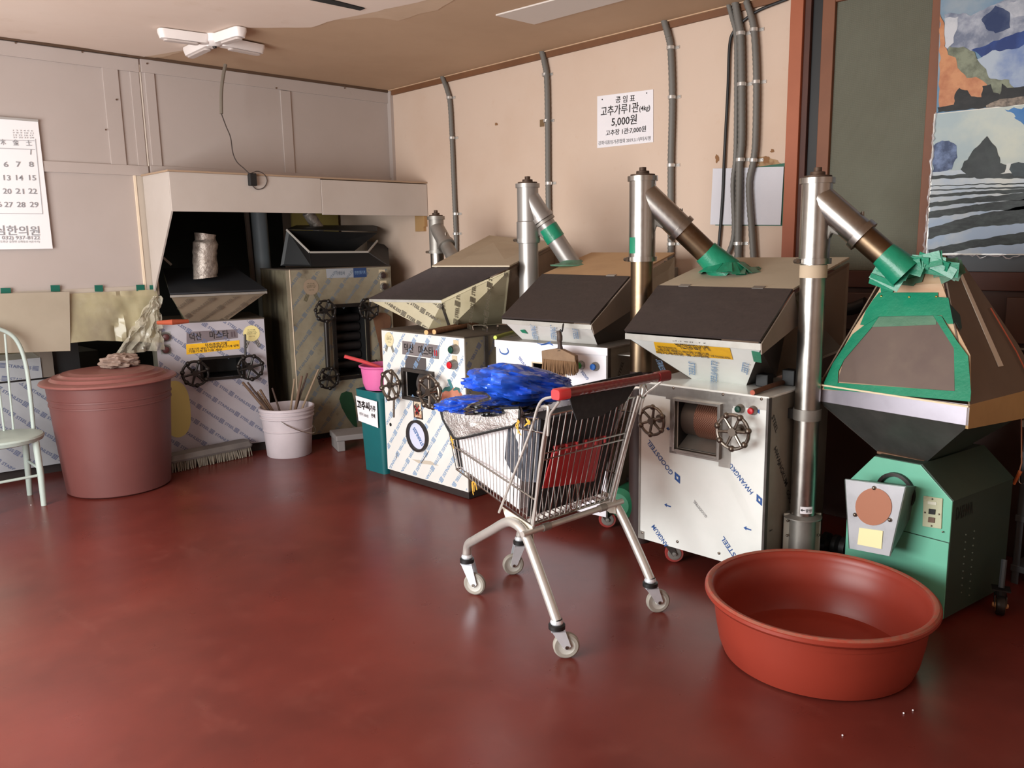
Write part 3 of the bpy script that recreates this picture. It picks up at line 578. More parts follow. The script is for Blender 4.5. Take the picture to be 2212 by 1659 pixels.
screws(m4, [(F.W(*p, -.006).x, F.W(*p, -.006).z) for p in ((1384, 829), (1455, 838), (1562, 852), (1645, 862), (1388, 1151), (1463, 1170), (1553, 1195))], r=.007)
lines_on(m4, F, [('GOODSTEEL', (1455, 1022), (1402, 949), 11), ('HWANGKUM', (1628, 1064), (1572, 991), 11), ('ANGKUM', (1444, 1178), (1413, 1133), 11), ('STEEL', (1590, 1199), (1563, 1158), 11)], ink_rb, d=.0062, nm='film_print')
lines_on(m4, F, [('GOODSTEEL', (1528, 1116), (1500, 1080), 6)], ink_g, d=.0062, nm='film_print')
lg = MB()
for x, y, k in ((1463, 1032, 1), (1634, 880, 1), (1640, 1080, .9)):
    a = F.W(x, y, -.0062); sz = .030 * k
    for du, dv in ((-1, 1), (0, 1), (1, 1), (-1, 0), (1, 0), (-1, -1), (0, -1), (1, -1)): lg.add([(a.x + (du + e) * sz * .34, -.0062, a.z + (dv + f_) * sz * .42 - (du + e) * .006) for e, f_ in ((-.48, -.48), (.48, -.48), (.48, .48), (-.48, .48))], [(0, 1, 2, 3)])
for x, y in ((1444, 927), (1440, 1092), (1612, 1142)):
    a = F.W(x, y, -.0062); lg.add([(a.x - .002, -.0062, a.z - .002), (a.x + .024, -.0062, a.z - .004), (a.x + .024, -.0062, a.z + .002), (a.x - .002, -.0062, a.z + .004)], [(0, 1, 2, 3)]); lg.add([(a.x - .014, -.0062, a.z + .002), (a.x, -.0062, a.z - .008), (a.x, -.0062, a.z + .011)], [(0, 1, 2)])
lg.build('film_logo', ink_rb, m4)
P_ = lambda a, b: (W4 + .0015, a, b)
for txt, a, b, ang, sz in (('HWANGKUM', .06, .68, -1.0, .04), ('STEEL', .03, .83, -1.05, .036), ('HWANGKUM', .34, .75, -1.0, .04), ('GOODSTEEL', .2, .45, -1.0, .035)): sp = MB(); write(sp, txt, (a, b), sz, ang, P_, 1, .01); sp.build('film_print', ink_k, m4)
for a, b in ((.10, .60), (.05, .30), (.4, .55)): sp = MB(); rect2(sp, a, b, .028, .005, 0, P_); sp.build('film_arrow', ink_k, m4)
c1 = caster(m4, .12, .085, .048, .12, -.95); caster(m4, .55, .12, .045, .12, 0); caster(m4, .12, .52, .045, .12, 0); caster(m4, .55, .52, .045, .12, 0)
LID4 = [(-.04, -.08, 1.172), (.665, -.08, 1.172), (.665, .2, 1.372), (-.04, .2, 1.372)]; bx4 = [(.665, .8, 1.495), (-.04, .76, 1.495)]
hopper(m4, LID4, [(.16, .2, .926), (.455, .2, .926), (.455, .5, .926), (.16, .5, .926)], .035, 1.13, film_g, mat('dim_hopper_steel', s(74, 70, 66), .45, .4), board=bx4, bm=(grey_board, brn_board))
MB().plate([(.672, -.085, 1.165), (.672, .2, 1.368), F.U(1727, 700, .672), F.U(1646, 766, .672)], .006).build('side_board', mat('grey_side_board', s(140, 128, 116), .6, var=[(3, s(116, 104, 92), .4, .7, .7)]), m4)
for x in (.11, .5): hinge(m4, (x, .2, 1.382), (1, 0, 0), (0, .28, .1))
yb4 = [(1412, 739), (1576, 752), (1583, 777), (1418, 763)]
def on_front(F, px, lid, bot, off=.004):
    """points on a hopper's sloping front plate"""
    A = Vector(lid[0]) + Vector((0, .02, -.035)); B = Vector(lid[1]) + Vector((0, .02, -.035)); C = Vector(bot[0]); n = (B - A).cross(C - A).normalized()
    if n.y > 0: n = -n
    out = []
    for x, y in px:
        p0, p1 = F.W(x, y, -.5), F.W(x, y, .5); d = p1 - p0; out.append(p0 + d * ((A + n * off - p0).dot(n) / d.dot(n)))
    return out, n
def front_text(t, F, lid, bot, rows, m, off=.006, nm='lettering', bold=.01):
    for txt, a, b, hpx in rows:
        mb = MB()
        (A, B, T), n = on_front(F, [a, b, (a[0], a[1] - hpx)], lid, bot, off); ex = (B - A); L = ex.length; ex = ex / L; ey = n.cross(ex)
        if ey.dot(T - A) < 0: ey = -ey
        H = (T - A).length / .74; w0 = glyphs(txt, bold)[2]; write(mb, txt, (0, 0), H, 0, lambda x, y: A + ex * x + ey * y, L / (w0 * H), bold); o = mb.build(nm, m, t)
    return o
bot4 = [(.16, .2, .926)]
yel = mat('yellow_sticker', s(240, 184, 24), .5, var=[(20, s(226, 166, 20), .5, .7, .6)])
P, n_ = on_front(F, yb4, LID4, bot4, .0025); ys = MB().plate(P, .0005).build('yellow_sticker', yel, m4)
front_text(m4, F, LID4, bot4, [('덕산(종합)기계', (1463, 751), (1534, 757), 12), ('고춧가루 제분기 떡기계 기름기계', (1420, 758), (1532, 768), 4), ('떡기계전문 중고매매', (1420, 764), (1532, 774), 4), ('H.P. 010-5361-0736', (1537, 771), (1578, 776), 4), ('제분기 참기름 방앗간기계', (1422, 752), (1462, 756), 4)], ink_k, nm='sticker_lettering')
front_text(m4, F, LID4, bot4, [('STAINLESS', (1416, 776), (1426, 800), 7), ('STEEL', (1487, 780), (1489, 810), 7), ('STAINLESS', (1550, 782), (1548, 828), 7), ('STEEL', (1618, 786), (1614, 810), 7)], ink_lb, nm='film_print')
P, _ = on_front(F, [(1623, 758), (1643, 762), (1645, 784), (1628, 781)], LID4, bot4, .003); MB().plate(P, .0006).build('tape_patch', tape, m4)
MB().box(.5, .56, .2, .26, .926, .985).build('bearing_block', black, m4, bevel=.004); MB().box(.58, .64, .3, .36, .926, 1.0).build('bearing_block', black, m4, bevel=.004)

# ---- the grinder with the hanging brush (second)
F = FM3; q = lambda x, y, w=-.004: F.W(x, y, w)
W3, B3, T3 = .755, .12, 1.045
hole = (q(1151, 784).x, q(1221, 795).x, q(1150, 784).z - .24, q(1151, 784).z)
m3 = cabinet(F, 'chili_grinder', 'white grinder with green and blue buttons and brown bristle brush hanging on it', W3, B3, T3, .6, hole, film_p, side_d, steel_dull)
ob = frame_bars(m3, hole, mat('cream_frame', s(206, 190, 160), .6), .008, .008)
for i in range(8): MB().box(hole[0] + .07, hole[1], .03 + i * .002, .034 + i * .002, hole[3] - .045 - i * .022, hole[3] - .035 - i * .022).build('grate_bar', mat('rusty_slat', s(104, 66, 52), .6), m3)
MB().box(-.004, W3 + .004, -.012, -.004, T3 - .035, T3 + .006).build('top_flange', film_p, m3, bevel=.002)
MB().box(W3 - .004, W3 + .006, -.01, .02, B3, T3).build('corner_edge', frame_dark, m3)
for x, y, m_ in ((1249, 790), (1280, 793)) and ((1249, 790, green_p), (1280, 793, blue_p)): c = F.W(x, y, -.035); button(m3, c.x, c.z, m_, .017)
screws(m3, [(F.W(*p, -.006).x, F.W(*p, -.006).z) for p in ((1082, 743), (1146, 749), (1226, 757), (1301, 764))], r=.009, m=blackm)
lines_on(m3, F, [('GOODSTEEL', (1146, 803), (1122, 769), 6), ('GOODS', (1272, 818), (1258, 800), 7)], ink_rb, nm='film_print')
fl = MB()
def ribbon(mb, F, px, wpx, d=.0062):
    P = bez([F.W(x, y, -d) for x, y in px], 6); n = len(P)
    for i in range(n - 1):
        t0 = (P[i + 1] - P[i]).normalized(); nn = Vector((-t0.z, 0, t0.x)) * (.0016 + .003 * math.sin(math.pi * i / n)) * wpx
        mb.add([P[i] - nn, P[i + 1] - nn, P[i + 1] + nn, P[i] + nn], [(0, 1, 2, 3)])
ribbon(fl, F, [(1078, 753), (1082, 762), (1092, 765), (1098, 760), (1095, 752)], 1); ribbon(fl, F, [(1077, 749), (1088, 748), (1100, 742), (1106, 751)], .8)
ribbon(fl, F, [(1088, 741), (1096, 745), (1101, 741)], .7); ribbon(fl, F, [(1160, 741), (1172, 744), (1186, 742), (1195, 746)], 1.0, .0135); ribbon(fl, F, [(1168, 746), (1180, 742), (1190, 738)], .8, .0135)
fl.build('film_logo', ink_rb, m3)
P_ = lambda a, b: (W3 + .0015, a, b)
for a, b in ((.06, .78), (.3, .86), (.08, .5), (.34, .55)): sp = MB(); write(sp, 'GOODSTEEL', (a, b), .036, 1.02, P_, 1, .01); sp.build('film_print', ink_k, m3)
for u in (.12, .64): caster(m3, u, .14, .05, .12, -1.0); caster(m3, u, .5, .05, .12, 0)
mc = FM3.U(1336, 1098, .82); mt = MB().lathe([(1e-5, 0), (.06, .004), (.085, .03), (.09, .16), (.05, .17), (1e-5, .172)], (mc.x, mc.y, mc.z + .02), 24, 'Y').build('motor_housing', mat('green_motor_paint', s(36, 110, 78), .45), m3, smooth=True)
MB().cyl((mc.x, mc.y + .1, mc.z + .02), (mc.x + .1, mc.y + .1, mc.z), .06, n=20).build('motor_housing', blackm, m3, smooth=True); MB().box(W3, .95, .2, .5, .28, .3).build('motor_bracket', frame_dark, m3)
LID3 = [(.095, -.06, 1.184), (.69, -.06, 1.180), (.69, .34, 1.40), (.095, .34, 1.408)]; bot3 = [(.13, .08, 1.052), (.64, .08, 1.052), (.64, .5, 1.052), (.13, .5, 1.052)]
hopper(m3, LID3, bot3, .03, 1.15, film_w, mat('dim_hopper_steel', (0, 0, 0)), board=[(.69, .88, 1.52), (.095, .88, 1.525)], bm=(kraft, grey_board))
MB().plate([(.697, -.065, 1.176), (.697, .34, 1.395), F.U(1361, 672, .697), F.U(1284, 723, .697)], .006).build('side_board', mat('grey_side_board', (0, 0, 0)), m3)
for x in (.22, .57): hinge(m3, (x, .34, 1.412), (1, 0, 0), (0, .4, .1))
front_text(m3, F, LID3, bot3, [('STAINLESS', (1144, 700), (1152, 732), 6), ('STAINLESS', (1188, 702), (1191, 732), 6), ('STEEL', (1236, 709), (1240, 732), 6)], ink_lb, nm='film_print')
P, _ = on_front(F, [(1123, 713), (1132, 712), (1140, 721), (1128, 719)], LID3, bot3, .003); MB().plate(P, .0006).build('tape_patch', tape, m3)
MB().box(W3, .9, .1, .22, T3 - .045, T3 - .04).build('pole_bracket', steel_dull, m3)

# ---- the grinder with the name plate and painted fruit (third)
F = FM2; q = lambda x, y, w=-.004: F.W(x, y, w)
W2, B2, T2 = .84, .05, 1.035
hole = (q(877, 803).x, q(934, 805).x, q(872, 853).z, q(873, 797).z - .01)
m2 = cabinet(F, 'chili_grinder', 'grinder in striped film with dark name plate, fruit sticker and round port', W2, B2, T2, .66, hole, film_w, film_d, mat('soot_top', s(86, 76, 66), .7))
frame_bars(m2, hole, frame_dark, .022, .03)
film(ink_lb, m2, (0.01, W2 - .01, B2 + .01, T2 - .01), R(52), pl(.0052), .030, .105, holes=[hole], flip=True, seed=3)
film(ink_nb, m2, (0.01, .64, B2 + .02, T2 - .03), R(52), lambda a, b: (W2 + .0008, a, b), .030, .105, flip=True, seed=9)
medal(m2, F, 842, 733, 16)
np_m = mat('grey_name_plate', s(128, 120, 120), .5, .1, var=[(5, s(108, 100, 102), .4, .7, .6)])
npl = label(m2, F, [(869, 736), (949, 746), (948, 776), (869, 765)], np_m, [('덕산', (872, 758), (893, 761), 15), ('마스타', (903, 764), (936, 768), 16)], ink_k, 'name_plate'); lines_on(npl, F, [('II', (937, 768), (944, 769), 13)], ink_r, d=.0084)
label(m2, F, [(876, 768), (920, 774), (921, 801), (875, 795)], mat('dark_slate_plate', s(84, 78, 78), .6), nm='small_plate')
MB().cyl((hole[0] + .08, .1, (hole[2] + hole[3]) / 2), (hole[1], .1, (hole[2] + hole[3]) / 2), .085, n=32).build('roller', mat('grey_roller', s(88, 82, 80), .5, .4), m2, smooth=True)
c = F.W(843, 832, -.09); wheel(m2, c.x, c.z, .095, -.09, knobs=6, spokes=6, rod=(.04, .12, -.01)); c = F.W(927, 847, -.09); wheel(m2, c.x, c.z, .100, -.09, knobs=7, spokes=6, a0=.5)
for x, y, m_ in ((979, 755, dgreen_p), (976, 788, red_p)):
    c = F.W(x, y, -.03); MB().box(c.x - .022, c.x + .022, -.008, -.004, c.z - .02, c.z + .055).build('button_plate', mat('cream_frame', (0, 0, 0)), m2); button(m2, c.x, c.z, m_, .022, out=.02)
wl_ = label(m2, F, [(892, 864), (911, 866), (914, 907), (894, 903)], mat('dark_sticker', s(60, 52, 50), .5), nm='warning_sticker', th=.0006)
MB().plate([F.W(x, y, -.0062) for x, y in ((894, 867), (909, 869), (911, 903), (896, 900))], .0004).build('sticker_face', mat('cream_sticker', s(216, 196, 170), .5), wl_)
hb = MB(); a = F.W(901, 886, -.007)
def seg(mb, p, q_, w, d=.0075):
    p, q_ = Vector(p), Vector(q_); t = (q_ - p).normalized(); n = Vector((-t.y, t.x)) * w / 2; mb.add([((p - n).x, -d, (p - n).y), ((q_ - n).x, -d, (q_ - n).y), ((q_ + n).x, -d, (q_ + n).y), ((p + n).x, -d, (p + n).y)], [(0, 1, 2, 3)])
for dx, l, bx_ in ((-.03, .03, -.018), (-.014, .042, -.009), (.0, .047, 0), (.015, .042, .009)): seg(hb, (a.x + bx_, a.z), (a.x + dx, a.z + l), .009)
seg(hb, (a.x + .008, a.z - .02), (a.x + .034, a.z + .008), .010); seg(hb, (a.x - .0, a.z + .008), (a.x, a.z - .034), .038); hb.build('hand_pictogram', ink_k, wl_)
hx = MB(); seg(hx, (a.x - .024, a.z - .024), (a.x + .024, a.z + .03), .006, .0085); seg(hx, (a.x - .024, a.z + .03), (a.x + .024, a.z - .024), .006, .0085); hx.build('red_cross_print', ink_r, wl_); lines_on(wl_, F, [('손조심', (895, 900), (910, 903), 7)], mat('orange_print', s(196, 110, 70), .5), d=.0085)
c = F.W(905, 941, 0); MB().lathe([(.092, -.003), (.092, -.026), (.108, -.026), (.108, -.003)], (c.x, 0, c.z), 40, 'Y').build('port_ring', mat('dark_ring', s(58, 52, 50), .5, .3), m2, smooth=True)
MB().lathe([(.091, -.008), (1e-5, -.0085)], (c.x, 0, c.z), 40, 'Y').build('port_cover', mat('bluish_film', s(214, 216, 236), .3), m2); lines_on(m2, F, [('STAINLESS', (915, 960), (895, 922), 9)], ink_b, d=.012, nm='film_print')
def shape(t, F, px, m, d, nm): return MB().plate([F.W(x, y, -d) for x, y in px], .0006).build(nm, m, t)
fr_ = shape(m2, F, [(956, 846), (962, 840), (972, 837), (984, 838), (992, 843), (998, 852), (1000, 866), (990, 880), (972, 884), (958, 878), (953, 860)], mat('fruit_sticker', s(196, 130, 106), .5, var=[(9, s(170, 84, 70), .4, .7, .8)]), .006, 'fruit_sticker')
shape(fr_, F, [(954, 845), (960, 837), (972, 834), (978, 840), (970, 846), (962, 844), (956, 848)], mat('leaf_print', s(62, 110, 106), .5), .007, 'leaf_print'); shape(fr_, F, [(978, 842), (984, 836), (992, 838), (994, 852), (988, 842), (980, 844)], mat('leaf_print', (0, 0, 0)), .007, 'leaf_print')
shape(fr_, F, [(966, 820), (971, 819), (979, 838), (974, 839)], mat('stem_print', s(70, 126, 132), .5), .0075, 'stem_print')
for a_, b_ in (((910, 1000), (926, 975)), ((856, 990), (858, 978))): ml = MB(); P0, P1 = F.W(*a_, -.0055), F.W(*b_, -.0055); seg(ml, (P0.x, P0.z), (P1.x, P1.z), .005, .0058); ml.build('scratch', mat('scratch_dark', s(92, 80, 70), .7), m2)
MB().plate([F.W(*p, -.0048) for p in ((890, 992), (930, 996), (948, 1006), (905, 1001))], .0003).build('grime', mat('grime', s(196, 184, 168), .7), m2)
screws(m2, [(F.W(844, 917, -.004).x, F.W(844, 917, -.004).z)], r=.012, m=blackm)
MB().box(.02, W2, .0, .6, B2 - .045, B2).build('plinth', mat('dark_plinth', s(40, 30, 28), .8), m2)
L2 = [F.V(797, 644, 1.245), F.V(953, 646, 1.245), F.V(1101, 577, 1.46), F.V(933, 577, 1.46)]
def plane_pt(F, x, y, A, B, C):
    A, B, C = Vector(A), Vector(B), Vector(C); n = (B - A).cross(C - A); p0, p1 = F.V(x, y, EYE - .3), cam_l(F); d = p0 - p1; return p1 + d * ((A - p1).dot(n) / d.dot(n))
cam_l = lambda F: Vector(((np.array([0, 0, 0]) - F.o) @ F.u, (np.array([0, 0, 0]) - F.o) @ F.w, EYE))
bd2 = [F.U(1199, 527, .53), F.U(1057, 511, -.14)]
b2 = [F.V(925, 712, 1.042), F.V(972, 709, 1.042)]; d2 = Vector((.44, .42, 0)); b2 += [b2[1] + Vector((.1, .42, 0)), b2[0] + Vector((.1, .42, 0))]
hopper(m2, L2, b2, .025, 1.2, film_y, film_y, board=bd2, bm=(grey_board, brn_board))
en, em = L2[1], b2[1]; MB().tube([en + Vector((0, 0, -.03)), em], .012, 6).build('corner_angle', frame_dark, m2)
def slope_film(t, A, B, C, D, m, size, row, ang, seed, flip=False, off=.005, toward=None):
    """film print on the quad A B C D (A-B along its top)"""
    A, B, C, D = [Vector(p) for p in (A, B, C, D)]; ex = (B - A).normalized(); n = ex.cross(D - A).normalized(); ey = n.cross(ex)
    if ey.dot(D - A) > 0: ey = -ey
    if toward is not None and n.dot(Vector(toward) - A) < 0: n = -n
    pts = [((p - A).dot(ex), (p - A).dot(ey)) for p in (A, B, C, D)]; bx_ = (min(p[0] for p in pts), max(p[0] for p in pts), min(p[1] for p in pts), 0)
    k = len(bpy.data.meshes); mb_ = MB()
    # keep only what lies inside the quad
    def inside(x, y):
        sgn = None
        for i in range(4):
            a, b = pts[i], pts[(i + 1) % 4]; c_ = (b[0] - a[0]) * (y - a[1]) - (b[1] - a[1]) * (x - a[0])
            if abs(c_) < 1e-9: continue
            if sgn is None: sgn = c_ > 0
            elif (c_ > 0) != sgn: return False
        return True
    film(m, t, bx_, ang, lambda x, y: (x, y, 0) , size, row, flip=flip, seed=seed)
    o = [c_ for c_ in COL.objects if c_.parent == t and c_.name.startswith('film_print')][-1]; o = max((c_ for c_ in t.children if c_.name.startswith('film_print')), key=lambda c_: c_.name)
    me = o.data; import bmesh as _b; bmm = _b.new(); bmm.from_mesh(me)
    dl = [f for f in bmm.faces if not inside(*f.calc_center_median()[:2])]; _b.ops.delete(bmm, geom=dl, context='FACES')
    for v in bmm.verts: v.co = A + ex * v.co.x + ey * v.co.y + n * off
    bmm.to_mesh(me); bmm.free()
cam_l = lambda F: Vector(((np.array([0, 0, 0]) - F.o) @ F.u, (np.array([0, 0, 0]) - F.o) @ F.w, EYE))
dn = Vector((0, 0, -.03))
slope_film(m2, L2[0] + dn, L2[1] + dn, b2[1], b2[0], ink_dk, .03, .09, R(-28), 4, toward=cam_l(F), off=.008)
slope_film(m2, L2[1] + dn, L2[2], b2[2], b2[1], ink_dk, .034, .11, R(42), 6, toward=cam_l(F), off=.008)
hl = MB(); hl.tube(bez([F.V(1022, 713, 1.045), F.V(1023, 703, 1.075), F.V(1050, 704, 1.08), F.V(1052, 716, 1.045)], 5), .004, 6); hl.build('top_handle', chrome, m2, smooth=True)
MB().tube([F.V(1075, 712, 1.045), F.V(1075, 704, 1.09)], .006, 8).build('bolt', chrome, m2, smooth=True)
MB().box(W2 - .002, W2 + .012, .16, .19, .82, 1.03).build('latch_bar', frame_dark, m2)

# ---- left grinder under the hood
F = FML; q = lambda x, y, w=-.004: F.W(x, y, w)
WL_, BL_, TL = .79, .07, 1.057
hole = (q(437, 785).x, q(521, 770).x, q(436, 818).z, (q(437, 780).z + q(521, 769).z) / 2)
ml = cabinet(F, 'chili_grinder', 'striped-film grinder with yellow sticker left under the hood', WL_, BL_, TL, .7, hole, mat('lilac_shaded_film', s(182, 177, 184), .4, var=[(2, s(164, 158, 166), .4, .7, .6)]), side_d, mat('soot_top', (0, 0, 0)))  # film colour lowered to stand for the weaker light on this front
frame_bars(ml, hole, blackm, .02, .02)
film(ink_nb, ml, (.008, WL_ - .008, BL_ + .01, TL - .01), R(-40), pl(.0052), .030, .108, holes=[hole], seed=5)
npl = label(ml, F, [(403, 717), (513, 711), (514, 730), (403, 743)], mat('purple_grey_plate', s(116, 104, 108), .5), [('덕산', (409, 736), (436, 733), 14), ('마스타', (452, 731), (494, 728), 14)], ink_k, 'name_plate'); lines_on(npl, F, [('II', (498, 728), (508, 727), 12)], mat('faded_print', s(92, 78, 84), .5), d=.0084)
yl = label(ml, F, [(402, 744), (517, 735), (518, 753), (403, 766)], yel, nm='yellow_sticker', th=.0006, off=.0055); lines_on(yl, F, [('덕산(종합)기계', (443, 750), (490, 746), 7), ('고춧가루 제분기 떡기계', (407, 757), (470, 752), 4), ('방앗간기계 일체', (472, 752), (515, 748), 4), ('기름기계 참기름 제분', (407, 762), (480, 757), 4)], ink_k, d=.0075)
medal(ml, F, 543, 720, 18, (232, 216, 150))
c = F.W(422, 807, -.08); wheel(ml, c.x, c.z, .092, -.08, blackm, 7, 6); c = F.W(541, 794, -.08); wheel(ml, c.x, c.z, .092, -.08, blackm, 7, 6)
MB().cyl((c.x - .03, -.075, c.z + .09), (c.x - .02, -.07, c.z + .26), .009, n=8).build('lever', blackm, ml, smooth=True)
for x, y in ((358, 728), (358, 755)): c = F.W(x, y, -.01); MB().box(c.x - .035, c.x + .035, -.006, -.004, c.z - .035, c.z + .04).build('button_plate', mat('grey_box_plastic', (0, 0, 0)), ml); button(ml, c.x, c.z, mat('maroon_button', s(84, 44, 44), .5), .024)
ov = F.W(381, 884, -.006); OV = [(ov.x + .10 * math.cos(a) * 1., -.006, ov.z + .22 * math.copysign(abs(math.sin(a)) ** .7, math.sin(a))) for a in [2 * math.pi * i / 36 for i in range(36)]]
MB().plate(OV, .0006).build('oval_sticker', mat('pale_yellow_sticker', s(210, 196, 122), .5), ml)
MB().box(.02, WL_ - .02, .02, .6, .0, BL_).build('plinth', mat('dark_plinth', (0, 0, 0)), ml)
LL = [F.W(367, 636, -.1), F.W(577, 629, -.1), None, None]; zf = (LL[0].z + LL[1].z) / 2; LL[0].z = LL[1].z = zf
LL[2] = F.V(504, 578, zf + .17); LL[3] = F.V(352, 583, zf + .17)
bl_ = [F.V(404, 695, TL + .006), F.V(494, 690, TL + .006)]; bl_ += [bl_[1] + Vector((0, .35, 0)), bl_[0] + Vector((0, .35, 0))]
dk_lid = mat('near_black_lid', s(40, 42, 46), .6)
hopper(ml, LL, bl_, .02, 1.2, mat('brown_dusty_film', s(128, 112, 94), .5, var=[(3, s(104, 90, 74), .4, .7, .6)]), mat('olive_dusty_film', s(106, 104, 84), .5), dk_lid)
slope_film(ml, LL[0] + dn, LL[1] + dn, bl_[1], bl_[0], mat('faint_print', s(96, 84, 72), .5), .032, .1, R(40), 14, toward=cam_l(F), off=.008)
o = MB().tube([F.V(341, 697, TL + .03), F.V(372, 696, TL + .035), F.V(406, 694, TL + .03)], [.014, .02, .014], 10).build('orange_handle_tool', mat('orange_grip', s(180, 84, 56), .5), None, smooth=True); o.location = FML.o; o.rotation_euler = (0, 0, R(FML.deg)); tag(o, 'orange-gripped hand tool lying on top of the left grinder', 'tool')

# ---- tall grinder in the back corner
F = FMB; q = lambda x, y, w=-.004: F.W(x, y, w)
WB_, BB, TB = .935, .05, 1.425
hole = (q(723, 670).x, q(776, 668).x + .05, q(724, 815).z, q(723, 665).z)
mb_ = cabinet(F, 'chili_grinder', 'tall dirty film-covered grinder with tall dark opening in the back corner', WB_, BB, TB, .6, hole, film_d, mat('stained_side', s(120, 112, 92), .6, var=[(1.5, s(52, 46, 38), .45, .6, .9, (3, 3, .6)), (8, s(90, 80, 62), .5, .7, .7)]), mat('soot_top', (0, 0, 0)))
frame_bars(mb_, hole, blackm, .03, .02)
film(mat('dull_blue_print', s(104, 116, 128), .5), mb_, (.03, WB_ - .01, BB + .01, TB - .02), R(50), pl(.0052), .030, .115, holes=[hole], seed=8)
MB().box(.028, .034, -.008, -.004, BB, TB).build('panel_bead', mat('pale_bead', (0, 0, 0)), mb_)
medal(mb_, F, 671, 620, 18, (150, 132, 112))
label(mb_, F, [(704, 580), (764, 577), (764, 599), (706, 601)], mat('grey_blue_tape', s(150, 154, 160), .4), [('기계상사', (725, 594), (745, 593), 7)], mat('dull_blue_print', (0, 0, 0)), 'pale_label', th=.0006)
label(mb_, F, [(763, 577), (791, 577), (792, 598), (764, 600)], mat('navy_label', s(42, 66, 110), .4), [('안전인증기계', (766, 592), (789, 591), 6)], ink_lb, 'blue_label', th=.0006, off=.0055)
for x, y in ((826, 595), (829, 619)): c = F.W(x, y, -.01); MB().box(c.x - .03, c.x + .03, -.006, -.004, c.z - .03, c.z + .05).build('button_plate', mat('cream_frame', (0, 0, 0)), mb_); button(mb_, c.x, c.z, mat('dark_knob', s(52, 34, 32), .5), .024)
for x, y, r in ((703, 672, .085), (797, 667, .085), (710, 817, .085), (806, 801, .085)): c = F.W(x, y, -.08); wheel(mb_, c.x, c.z, r, -.08, blackm, 7, 6)
c = F.W(704, 690, -.05); d_ = F.W(709, 800, -.05); MB().cyl(c, d_, .02, n=12).build('feed_rod', blackm, mb_, smooth=True)
for i in range(6): z = hole[2] + .08 + i * (hole[3] - hole[2] - .1) / 6; MB().cyl((hole[0] + .01, .12, z), (hole[1] - .01, .12, z), .035, n=12).build('roller', mat('dark_roller', s(40, 36, 36), .5, .4), mb_, smooth=True)
gp = shape(mb_, F, [(737, 850), (748, 845), (760, 848), (766, 870), (770, 900), (772, 925), (762, 918), (750, 902), (738, 880), (733, 862)], mat('green_pepper_sticker', s(34, 74, 48), .5, var=[(8, s(22, 52, 36), .4, .7, .7)]), .006, 'pepper_sticker')
shoe = shape(mb_, F, [(804, 680), (816, 675), (832, 676), (843, 684), (845, 700), (838, 720), (836, 750), (838, 776), (830, 782), (822, 774), (820, 750), (812, 715)], mat('brown_paddle_wood', s(112, 78, 56), .6, var=[(5, s(80, 50, 38), .4, .7, .7)]), .02, 'paddle_board')
MB().box(.02, WB_ - .02, .03, .55, 0, BB).build('plinth', mat('dark_plinth', (0, 0, 0)), mb_)
hb_ = MB(); g = lambda x, y, w: F.W(x, y, w)
HP = [g(619, 496, .25), g(669, 545, .12), g(795, 544, .12), g(815, 520, .25)]
MB().plate([HP[1] + Vector((0, 0, -.01)), HP[2] + Vector((0, 0, -.01)), g(838, 575, .05), g(672, 576, .05)], .006).build('front_plate', black, mb_)
MB().plate([HP[0], HP[1], g(672, 576, .05), g(606, 574, .3)], .006).build('left_plate', black, mb_)
MB().plate([HP[2], HP[3] + Vector((0, .2, 0)), g(838, 530, .6), g(842, 575, .05)], .006).build('right_plate', mat('dark_hopper', s(40, 36, 36), .6), mb_)
MB().plate([g(619, 496, .25), g(815, 500, .3), g(815, 488, .75), g(640, 488, .75)], .006).build('lid', black, mb_)
rm = mat('pale_rim', s(178, 172, 164), .5)
for i in range(3): MB().tube([HP[i], HP[i + 1]], .009, 6).build('rim_strip', rm, mb_)
MB().prism([g(619, 497, .24), g(815, 503, .3), HP[2] + Vector((0, .3, 0)), HP[1] + Vector((0, .3, 0))], (0, .01, 0)).build('inner_plate', black, mb_)

# ---- grinder at the far left behind the chair (only its film front shows)
FF = Fr(.55, 6.60, -6.8)
mf = thing('film_covered_cabinet', 'film-covered cabinet behind the pale chair at the far left', 'cabinet', FF)
wf_ = 1.16
MB().box(0, wf_, 0, .5, .07, .70).build('cabinet_body', mat('greyblue_dusty_film', s(176, 178, 182), .4, var=[(2, s(150, 150, 156), .4, .7, .7)]), mf)
MB().box(0, wf_ - .14, -.01, .4, .715, .86).build('upper_panel', mat('greyblue_dusty_film', (0, 0, 0)), mf); MB().box(0, wf_ - .02, .02, .45, .70, .715).build('joint', blackm, mf)
MB().box(wf_ - .14, wf_ - .06, .0, .42, .715, .95).build('corner_post', mat('dull_brown_post', s(120, 108, 98), .6), mf); MB().box(wf_ - .06, wf_ + .12, .06, .4, .70, .95).build('dark_box', black, mf)
film(ink_nb, mf, (.01, wf_ - .01, .08, .69), R(-42), pl(.0012), .03, .105, seed=21); film(ink_nb, mf, (.01, wf_ - .15, .72, .85), R(-12), pl(.0112), .03, .09, seed=22)
MB().box(.02, wf_ - .02, .05, .45, 0, .07).build('plinth', mat('dark_plinth', (0, 0, 0)), mf)

